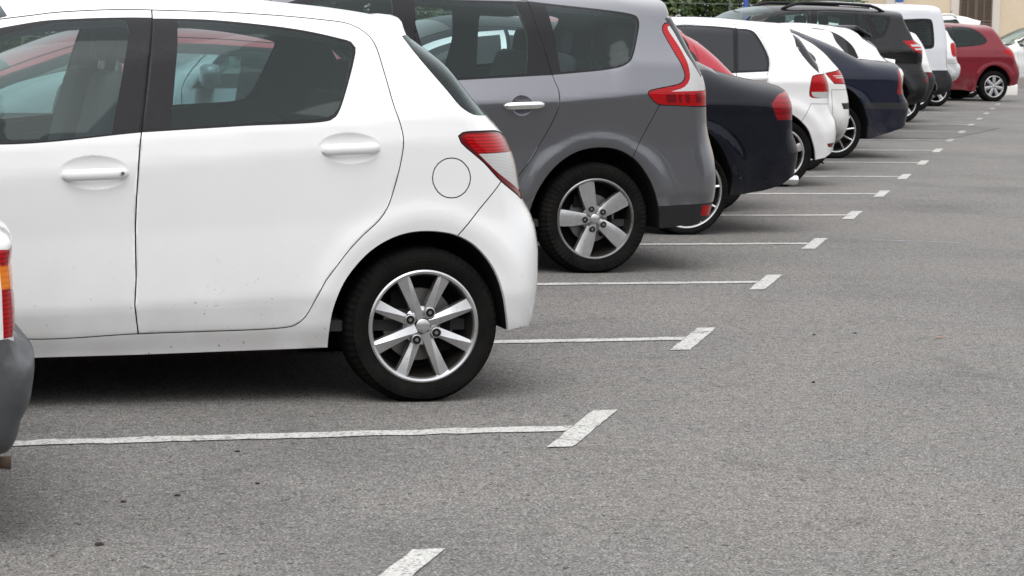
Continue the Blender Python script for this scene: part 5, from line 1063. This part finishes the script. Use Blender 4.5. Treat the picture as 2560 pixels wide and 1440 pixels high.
  'reg': [('tail_light', 'red', [(0.5, 1.05), (0.5, 1.05), (0.5, 0.8), (0.5, 0.8), (1, 0.8), (1, 0.8), (1, 1.05), (1, 1.05)], {'wmin': 0.5})],
  'handles': [],
  'rails': 1,
 },
 'A': {
  'pos': (0.196, 7.58),
  'W': 0.83,
  'n': 4.0,
  'wb': 2.6,
  'R': 0.3,
  'tin': 0.03,
  'flare': 0.01,
  'out': [(0.34, 0.2, 0.14), (0.34, 0.2, 0.14), (0.51, 0.225, 0.1), (0.549, 0.237, 0.1), (0.569, 0.264, 0.1), (0.581, 0.292, 0.1), (0.588, 0.334, 0.1), (0.608, 0.369, 0.1), (0.617, 0.422, 0.1), (0.623, 0.474, 0.1), (0.623, 0.502, 0.1), (0.624, 0.522, 0.1), (0.624, 0.522, 0.1), (0.577, 0.535, 0.1), (0.577, 0.535, 0.1), (0.568, 0.56, 0.1), (0.571, 0.589, 0.1), (0.57, 0.651, 0.1), (0.566, 0.701, 0.1), (0.562, 0.747, 0.1), (0.559, 0.765, 0.1), (0.563, 0.784, 0.1), (0.567, 0.811, 0.1), (0.564, 0.829, 0.1), (0.555, 0.843, 0.1), (0.541, 0.85, 0.1), (0.3, 1.14, 0.18), (0.2, 1.5, 0.18), (0.1, 1.76, 0.18), (-0.02, 1.8, 0.18), (-0.9, 1.83, 0.18), (-1.6, 1.8, 0.18), (-1.85, 1.7, 0.18), (-2.4, 1.12, 0.18), (-2.6, 1.03, 0.18), (-3.0, 0.9, 0.18), (-3.15, 0.75, 0.18), (-3.22, 0.5, 0.18), (-3.18, 0.28, 0.18), (-3.05, 0.2, 0.18)],
  'keys': [(-0.03, [(-3.0, 0.2), (0.9, 0.22)]), (0, [(-3.0, 0.5), (0.9, 0.52)]), (0, [(-3.0, 0.8), (0.9, 0.8)]), (-0.01, [(-3.0, 1.05), (0.9, 1.05)]), (-0.1, [(-3.0, 1.7), (0.9, 1.7)])],
  'dimples': [],
  'doors': 'van',
  'reg': [('tail_light', 'red', [(0.499, 0.803), (0.499, 0.803), (0.989, 0.748), (0.989, 0.748), (0.989, 0.539), (0.989, 0.539), (0.512, 0.571), (0.512, 0.571), (0.507, 0.709), (0.507, 0.709)], {'wmin': 0.2}), ('tail_light#amber', 'amber', [(0.501, 0.76), (0.501, 0.76), (0.989, 0.736), (0.989, 0.736), (0.989, 0.672), (0.989, 0.672), (0.507, 0.699), (0.507, 0.699)], {'wmin': 0.2}), ('bumper', 'plastic', [(0.3, 0.564), (0.3, 0.564), (0.525, 0.569), (0.525, 0.569), (0.59, 0.529), (0.59, 0.529), (1.097, 0.541), (1.097, 0.541), (1.1, 0.039), (1.1, 0.039), (0.304, 0.092), (0.304, 0.092)], {})],
  'handles': [],
 },
 'R1': {
  'pos': (2.663, 12.0),
  'W': 0.8,
  'n': 2.6,
  'wb': 2.4,
  'R': 0.28,
  'tin': 0.03,
  'flare': 0.012,
  'out': [(0.33, 0.22, 0.2), (0.33, 0.22, 0.2), (0.43, 0.25, 0.2), (0.48, 0.4, 0.2), (0.48, 0.62, 0.2), (0.43, 0.85, 0.2), (0.37, 0.93, 0.2), (0.17, 1.22, 0.2), (0.1, 1.29, 0.2), (0.02, 1.315, 0.2), (-0.3, 1.345, 0.2), (-0.75, 1.36, 0.2), (-1.08, 1.33, 0.2), (-1.35, 1.24, 0.2), (-2.0, 0.96, 0.2), (-2.25, 0.9, 0.2), (-2.7, 0.8, 0.2), (-2.9, 0.68, 0.2), (-2.98, 0.5, 0.2), (-2.93, 0.28, 0.2), (-2.85, 0.2, 0.2)],
  'keys': [(-0.06, [(-3.0, 0.2), (0.9, 0.24)]), (-0.005, [(-3.0, 0.45), (0.9, 0.47)]), (0, [(-3.0, 0.65), (0.9, 0.68)]), (0.012, [(-3.0, 0.76), (0.9, 0.8)]), (-0.03, [(-3.0, 0.86), (0.9, 0.91)]), (-0.2, [(-3.0, 1.26), (0.0, 1.28), (0.9, 1.26)])],
  'dimples': [],
  'doors': 'hatch',
  'reg': [('tail_light', 'red', [(0.32, 0.9), (0.32, 0.9), (0.34, 0.68), (0.34, 0.68), (1, 0.68), (1, 0.68), (1, 0.9), (1, 0.9)], {'wmin': 0.5})],
  'handles': [],
 },
 'N': {
  'pos': (33.17, 58.86),
  'W': 0.86,
  'n': 2.7,
  'wb': 2.65,
  'R': 0.31,
  'tin': 0.03,
  'flare': 0.012,
  'out': [(0.36, 0.25, 0.22), (0.36, 0.25, 0.22), (0.7, 0.3, 0.22), (0.78, 0.5, 0.22), (0.76, 0.8, 0.22), (0.6, 1.05, 0.22), (0.35, 1.3, 0.22), (0.1, 1.42, 0.22), (-0.4, 1.5, 0.22), (-1.0, 1.53, 0.22), (-1.4, 1.5, 0.22), (-1.7, 1.4, 0.22), (-2.4, 1.07, 0.22), (-2.6, 1.0, 0.22), (-3.0, 0.88, 0.22), (-3.25, 0.75, 0.22), (-3.32, 0.5, 0.22), (-3.27, 0.28, 0.22), (-3.1, 0.2, 0.22)],
  'keys': [(-0.06, [(-3.0, 0.2), (0.9, 0.24)]), (-0.005, [(-3.0, 0.5), (0.9, 0.52)]), (0, [(-3.0, 0.7), (0.9, 0.74)]), (0.012, [(-3.0, 0.82), (0.9, 0.86)]), (-0.022, [(-3.0, 0.93), (0.9, 1.0)]), (-0.2, [(-3.0, 1.36), (0.0, 1.38), (0.9, 1.36)])],
  'dimples': [],
  'doors': 'hatch',
  'reg': [],
  'handles': [],
 },
}

for k_ in CLEAR: SPECS[k_]['clear'] = 1

ground()
for i, (x, y) in enumerate(TS): marking(i, x, y)
CARS = [
 ('A', 'white_van', 'white van cut off by the left edge, with scuffed grey bumper and amber lamp', 'white_paint_b', .05, True, 'plain', .2, 'van'),
 ('B', 'white_hatchback', 'large white five-door hatchback in the left foreground with eight-spoke alloy wheel', 'white_paint', .028, True, 'eight', .2075, 'car'),
 ('R1', 'red_hatchback', 'red car seen only through the side windows of the large white hatchback', 'red_paint', .06, True, 'plain', .2, 'car'),
 ('C', 'grey_people_carrier', 'metallic grey people carrier with tall red and clear tail lamp beside the white hatchback', 'grey_paint', .03, True, 'five', .226, 'car'),
 ('D', 'black_saloon', 'glossy blue-black saloon with red corner lamp and chrome exhaust, next after the grey people carrier', 'navy_paint', .04, False, 'ten', .246, 'car'),
 ('R2', 'red_coupe', 'bright red car with sloping tail mostly hidden behind the black saloon', 'red_bright_paint', .05, False, 'plain', .21, 'car'),
 ('E', 'white_hatchback', 'white hatchback with dark tinted windows and square red tail lamp behind the black saloon', 'white_paint', .04, False, 'plain', .215, 'car'),
 ('F', 'white_hatchback', 'white hatchback with arrow-shaped red tail lamp and grey bumper pad, squeezed before the navy saloon', 'white_paint_b', .045, False, 'plain', .215, 'car'),
 ('G', 'navy_saloon', 'old navy blue saloon with upright red lamp strip and thin-spoked alloy wheel', 'blue_paint', .045, False, 'ten', .225, 'car'),
 ('H0', 'white_hatchback', 'white hatchback just beyond the navy saloon roof, only its upper tail showing', 'white_paint_b', .06, False, 'plain', .21, 'car'),
 ('H', 'white_coupe', 'white coupe with a raised tail wing showing above the boot of the navy saloon', 'white_paint', .05, False, 'plain', .22, 'car'),
 ('S', 'black_offroader', 'black off-road car with curved roof rails in the far row', 'black_paint', .045, True, 'star', .24, 'off-road car'),
 ('I', 'white_hatchback', 'small white hatchback with dark bumper peeping out behind the black off-road car', 'white_paint_b', .06, False, 'plain', .21, 'car'),
 ('J', 'white_van', 'tall white van with grey lower panels standing before the far dark red hatchback', 'pale_grey_paint', .06, True, 'plain', .21, 'van'),
 ('K', 'silver_hatchback', 'silver-white car with bulky bumper between the tall white van and the dark red hatchback', 'silver_paint', .06, False, 'plain', .21, 'car'),
 ('M', 'dark_red_hatchback', 'dark red hatchback with seven-spoke wheel trim at the far end of the row', 'dark_red_paint', .045, True, 'seven', .205, 'car'),
 ('L', 'white_estate', 'white car with a rear roof spoiler behind the dark red hatchback', 'white_paint_b', .07, False, 'plain', .22, 'car'),
 ('N', 'white_patrol_car', 'white car with a blue side stripe cut off by the right edge', 'white_paint_b', .06, True, 'plain', .21, 'car'),
]
BUILT = {}
for key, nm, lab, colr, g, inte, wh, rim, cat in CARS:
    BUILT[key] = build_car(key, nm, lab, colr, g, inte, wh, rim, cat)

def surf_pt(key, u, v):
    sf = BUILT[key][1]; return float(sf.w3(np.array([u]), np.array([v]))[0])
# tail wing and roof spoiler of the white coupe
root = BUILT['H'][0]
b = MB(); V = []
for k, (yy, dz) in enumerate([(-.62, -.05), (-.56, .0), (0, .012), (.56, .0), (.62, -.05)]):
    for (uu, vv) in ((.42, 1.02), (.60, 1.05), (.80, 1.025), (.80, 1.01), (.60, 1.025)): V.append((uu - .24 + dz * .6, yy, vv + dz - .035))
F = [(k * 5 + j, k * 5 + (j + 1) % 5, (k + 1) * 5 + (j + 1) % 5, (k + 1) * 5 + j) for k in range(4) for j in range(5)] + [(0, 1, 2, 3, 4), (20, 21, 22, 23, 24)]
b.add(V, F, 'white_paint')
for yy in (-.5, .5): b.box(.30, .44, yy - .03, yy + .03, .86, .985, 'black')
o = b.build('tail_wing', root); autosmooth(o, 30)
b = MB(); b.rbox((.15, 0, 1.335), (.26, .95, .045), 'dglass', .02, R_(28)); o = b.build('roof_spoiler', root, True); fix(o.data, 50)
# aerials
for key, p0, p1, r in (('E', (-.02, 0, 1.44), (.01, 0, 1.475), .012), ('S', (-2.0, .1, 1.22), (-1.8, .1, 1.66), .009), ('L', (-.12, 0, 1.6), (-.02, 0, 1.75), .008)):
    b = MB(); b.tube([p0, p1], [r, r * .7], 'black', 8); b.build('aerial', BUILT[key][0], True)
# exhaust tip of the leftmost van
b = MB(); b.tube([(.30, -.55, .20), (.51, -.55, .20)], [.014, .014], 'rust', 14); b.tube([(.51, -.55, .20), (.56, -.55, .198)], [.014, .019], 'rust', 14); b.build('exhaust_pipe', BUILT['A'][0], True)
# blue stripe of the patrol car
b = MB(); rt = BUILT['N'][0]
for v0, v1, mm in ((.335, .38, 'sign_blue'), (.205, .30, 'black')):
    U = np.linspace(-2.24, -.45, 14); V = []
    for uu in U:
        for vv in (v0, v1): V.append((uu, surf_pt('N', uu, vv) + .004, vv))
    b.add(V, [(2 * k, 2 * k + 1, 2 * k + 3, 2 * k + 2) for k in range(13)], mm)
b.build('side_stripe', rt, True)

# ---------------------------------------------------------------- background
b = MB(); b.box(37.67, 75, 80, 92, 0, 9, 'stucco'); bd = empty('building', (0, 0, 0)); tag(bd, 'beige rendered building with brown louvred shutters behind the parked cars', 'building')
b.build('wall', bd)
b = MB(); b.box(37.55, 38.2, 79.92, 80, 0, 9, 'stone_trim'); b.build('corner_pilaster', bd)
for x0 in (39.95, 46.0, 52.0):
    fr = MB(); fr.box(x0, x0 + .3, 79.93, 80, .7, 3.6, 'stone_trim'); fr.box(x0 + 1.53, x0 + 1.83, 79.93, 80, .7, 3.6, 'stone_trim'); fr.box(x0 + .3, x0 + 1.53, 79.93, 80, 3.3, 3.6, 'stone_trim'); fr.box(x0 + .3, x0 + 1.53, 79.93, 80, .7, .85, 'stone_trim')
    fo = fr.build('window_frame', bd)
    for k in range(2):
        sx = x0 + .3 + k * .615; sh = MB()
        for xx in (sx, sx + .275, sx + .555): sh.box(xx, xx + .06, 79.9, 79.945, .85, 3.3, 'wood_shutter')
        for zz in (.85, 1.50, 1.60, 3.24): sh.box(sx + .06, sx + .555, 79.902, 79.943, zz, zz + .06, 'wood_shutter')
        z = .93
        while z < 3.2:
            sh.add([(sx + .05, 79.955, z + .045), (sx + .56, 79.955, z + .045), (sx + .56, 79.91, z), (sx + .05, 79.91, z)], [(0, 1, 2, 3)], 'wood_shutter'); z += .055
        sh.box(sx, sx + .61, 79.96, 79.985, .85, 3.3, 'underbody')
        sh.build('shutter', fo)
b = MB(); b.box(37.86, 38.14, 79.86, 79.90, 2.2, 2.75, 'sign_blue'); b.box(37.88, 38.12, 79.86, 79.90, 2.08, 2.17, 'sign_white'); b.box(37.98, 38.02, 79.9, 79.92, 1.9, 2.8, 'steel')
tag(b.build('wall_sign'), 'small blue and white sign on the corner of the beige building', 'sign')
b = MB(); b.tube([(25.2, 62, 0), (25.2, 62, 3.2)], .065, 'blue_steel', 16); tag(b.build('blue_post', smooth=True), 'blue steel post standing before the hedge', 'post')
fe = empty('wire_fence', (0, 62.6, 0)); tag(fe, 'thin wire fence running in front of the dark hedge', 'fence')
b = MB()
for z in (.3, .7, 1.1, 1.5, 1.86, 2.02): b.tube([(4, 0, z), (28.9, 0, z)], .012, 'wire', 6)
b.build('wire', fe)
for x in range(4, 30, 3):
    b = MB(); b.tube([(x, 0, 0), (x, 0, 2.15)], .03, 'wire', 8); b.build('fence_post', fe)

def hedge(name, label, x0, x1, y0, y1, h, n):
    rng = np.random.default_rng(5 + int(x0)); V = []; F = []
    cl = [(rng.uniform(x0, x1), rng.uniform(y0, y1), rng.uniform(.2, h), rng.uniform(.4, .9)) for _ in range(int((x1 - x0) * 13))]
    for i in range(n):
        c = cl[rng.integers(len(cl))]
        d = rng.normal(size=3); d /= np.linalg.norm(d); p = np.array(c[:3]) + d * c[3] * rng.uniform(.55, 1.0)
        if p[2] < 0: continue
        a = rng.normal(size=3); a /= np.linalg.norm(a); bb = np.cross(a, d); bb /= np.linalg.norm(bb) + 1e-9
        s = rng.uniform(.05, .11); k = len(V)
        V += [p - a * s, p + bb * s * .45, p + a * s, p - bb * s * .45]; F.append((k, k + 1, k + 2, k + 3))
    o = link(name, mesh(name, V, F, ['leaf'], None, False)); tag(o, label, 'hedge')
    b = MB()
    for k in range(int((x1 - x0) / 1.5)):
        x = x0 + .7 + 1.5 * k + rng.uniform(-.3, .3); b.tube([(x, (y0 + y1) / 2, 0), (x + rng.uniform(-.2, .2), (y0 + y1) / 2, h * .8)], [.06, .02], 'bark', 7)
    b.build('stem', o)
    b = MB(); 
hedge('hedge', 'dense dark green hedge behind the wire fence', 4, 29.6, 64, 67, 3.9, 150000)
rng = np.random.default_rng(3); V = []; F = []  # unseen trees, added behind the camera for a dark horizon in the paint reflections
cl = [(rng.uniform(-45, 60), rng.uniform(-22, -16), rng.uniform(0, 5), rng.uniform(.8, 1.8)) for _ in range(420)]
for i in range(30000):
    c = cl[rng.integers(len(cl))]; d = rng.normal(size=3); d /= np.linalg.norm(d); p = np.array(c[:3]) + d * c[3] * rng.uniform(.5, 1)
    if p[2] < 0: continue
    a = rng.normal(size=3); a /= np.linalg.norm(a); bb = np.cross(a, d); bb /= np.linalg.norm(bb) + 1e-9; s_ = rng.uniform(.2, .4); k = len(V)
    V += [p - a * s_, p + bb * s_ * .6, p + a * s_, p - bb * s_ * .6]; F.append((k, k + 1, k + 2, k + 3))
tag(link('added_tree_belt', mesh('added_tree_belt', V, F, ['leaf'], None, False)), 'unseen belt of trees added behind the camera to darken reflections in the paint', 'trees', None, 'stuff')
kr = MB(); kr.box(26, 60, 55.4, 55.8, 0, .24, 'kerb_stone'); tag(kr.build('kerb_wall'), 'low pale stone kerb in front of the far white patrol car', 'kerb')
b = MB(); b.rbox((26.0, 49.3, .11), (.36, .36, .26), 'concrete_white', .05); o = b.build('concrete_block', smooth=True); fix(o.data, 50); tag(o, 'white concrete block on the ground behind the dark red hatchback', 'block')

# ---------------------------------------------------------------- litter on the asphalt
LIT = [(1.615, 8.236, 'olive leaf scrap just below the first long bay line', .009), (1.295, 7.507, 'dark brown crumb left of the larger dark crumb in the near bay', .009), (1.565, 7.659, 'dark crumb rightmost in the near bay', .009), (.97, 6.844, 'black pebble nearest the bottom left edge', .013),
       (1.124, 7.436, 'tiny brown crumb left of the dark brown crumb', .009), (4.831, 10.929, 'small dark pebble on the open asphalt right of the second end bar', .008), (5.053, 10.963, 'dark pebble beside its smaller twin on the open asphalt', .009), (4.188, 9.464, 'lone dark twig bit on the open asphalt foreground', .009)]
for x, y, lab, r in LIT:
    bm = bmesh.new(); bmesh.ops.create_icosphere(bm, subdivisions=2, radius=r * .75)
    for v_ in bm.verts: v_.co = Vector((v_.co.x * random.uniform(.7, 1.7), v_.co.y * random.uniform(.7, 1.3), max(v_.co.z * random.uniform(.4, .9), -.002) + .002))
    me = bpy.data.meshes.new('pebble'); bm.to_mesh(me); bm.free(); me.materials.append(MATS['twig'])
    tag(link('pebble', me, None, (x, y, 0)), lab, 'pebble', 'crumbs and pebbles lying on the asphalt')
b = MB(); b.add([(5.34, 10.735, .006), (5.37, 10.727, .009), (5.40, 10.740, .012), (5.372, 10.75, .007)], [(0, 1, 2, 3)], 'leaf_litter'); tag(b.build('fallen_leaf'), 'single orange fallen leaf on the open asphalt', 'leaf')
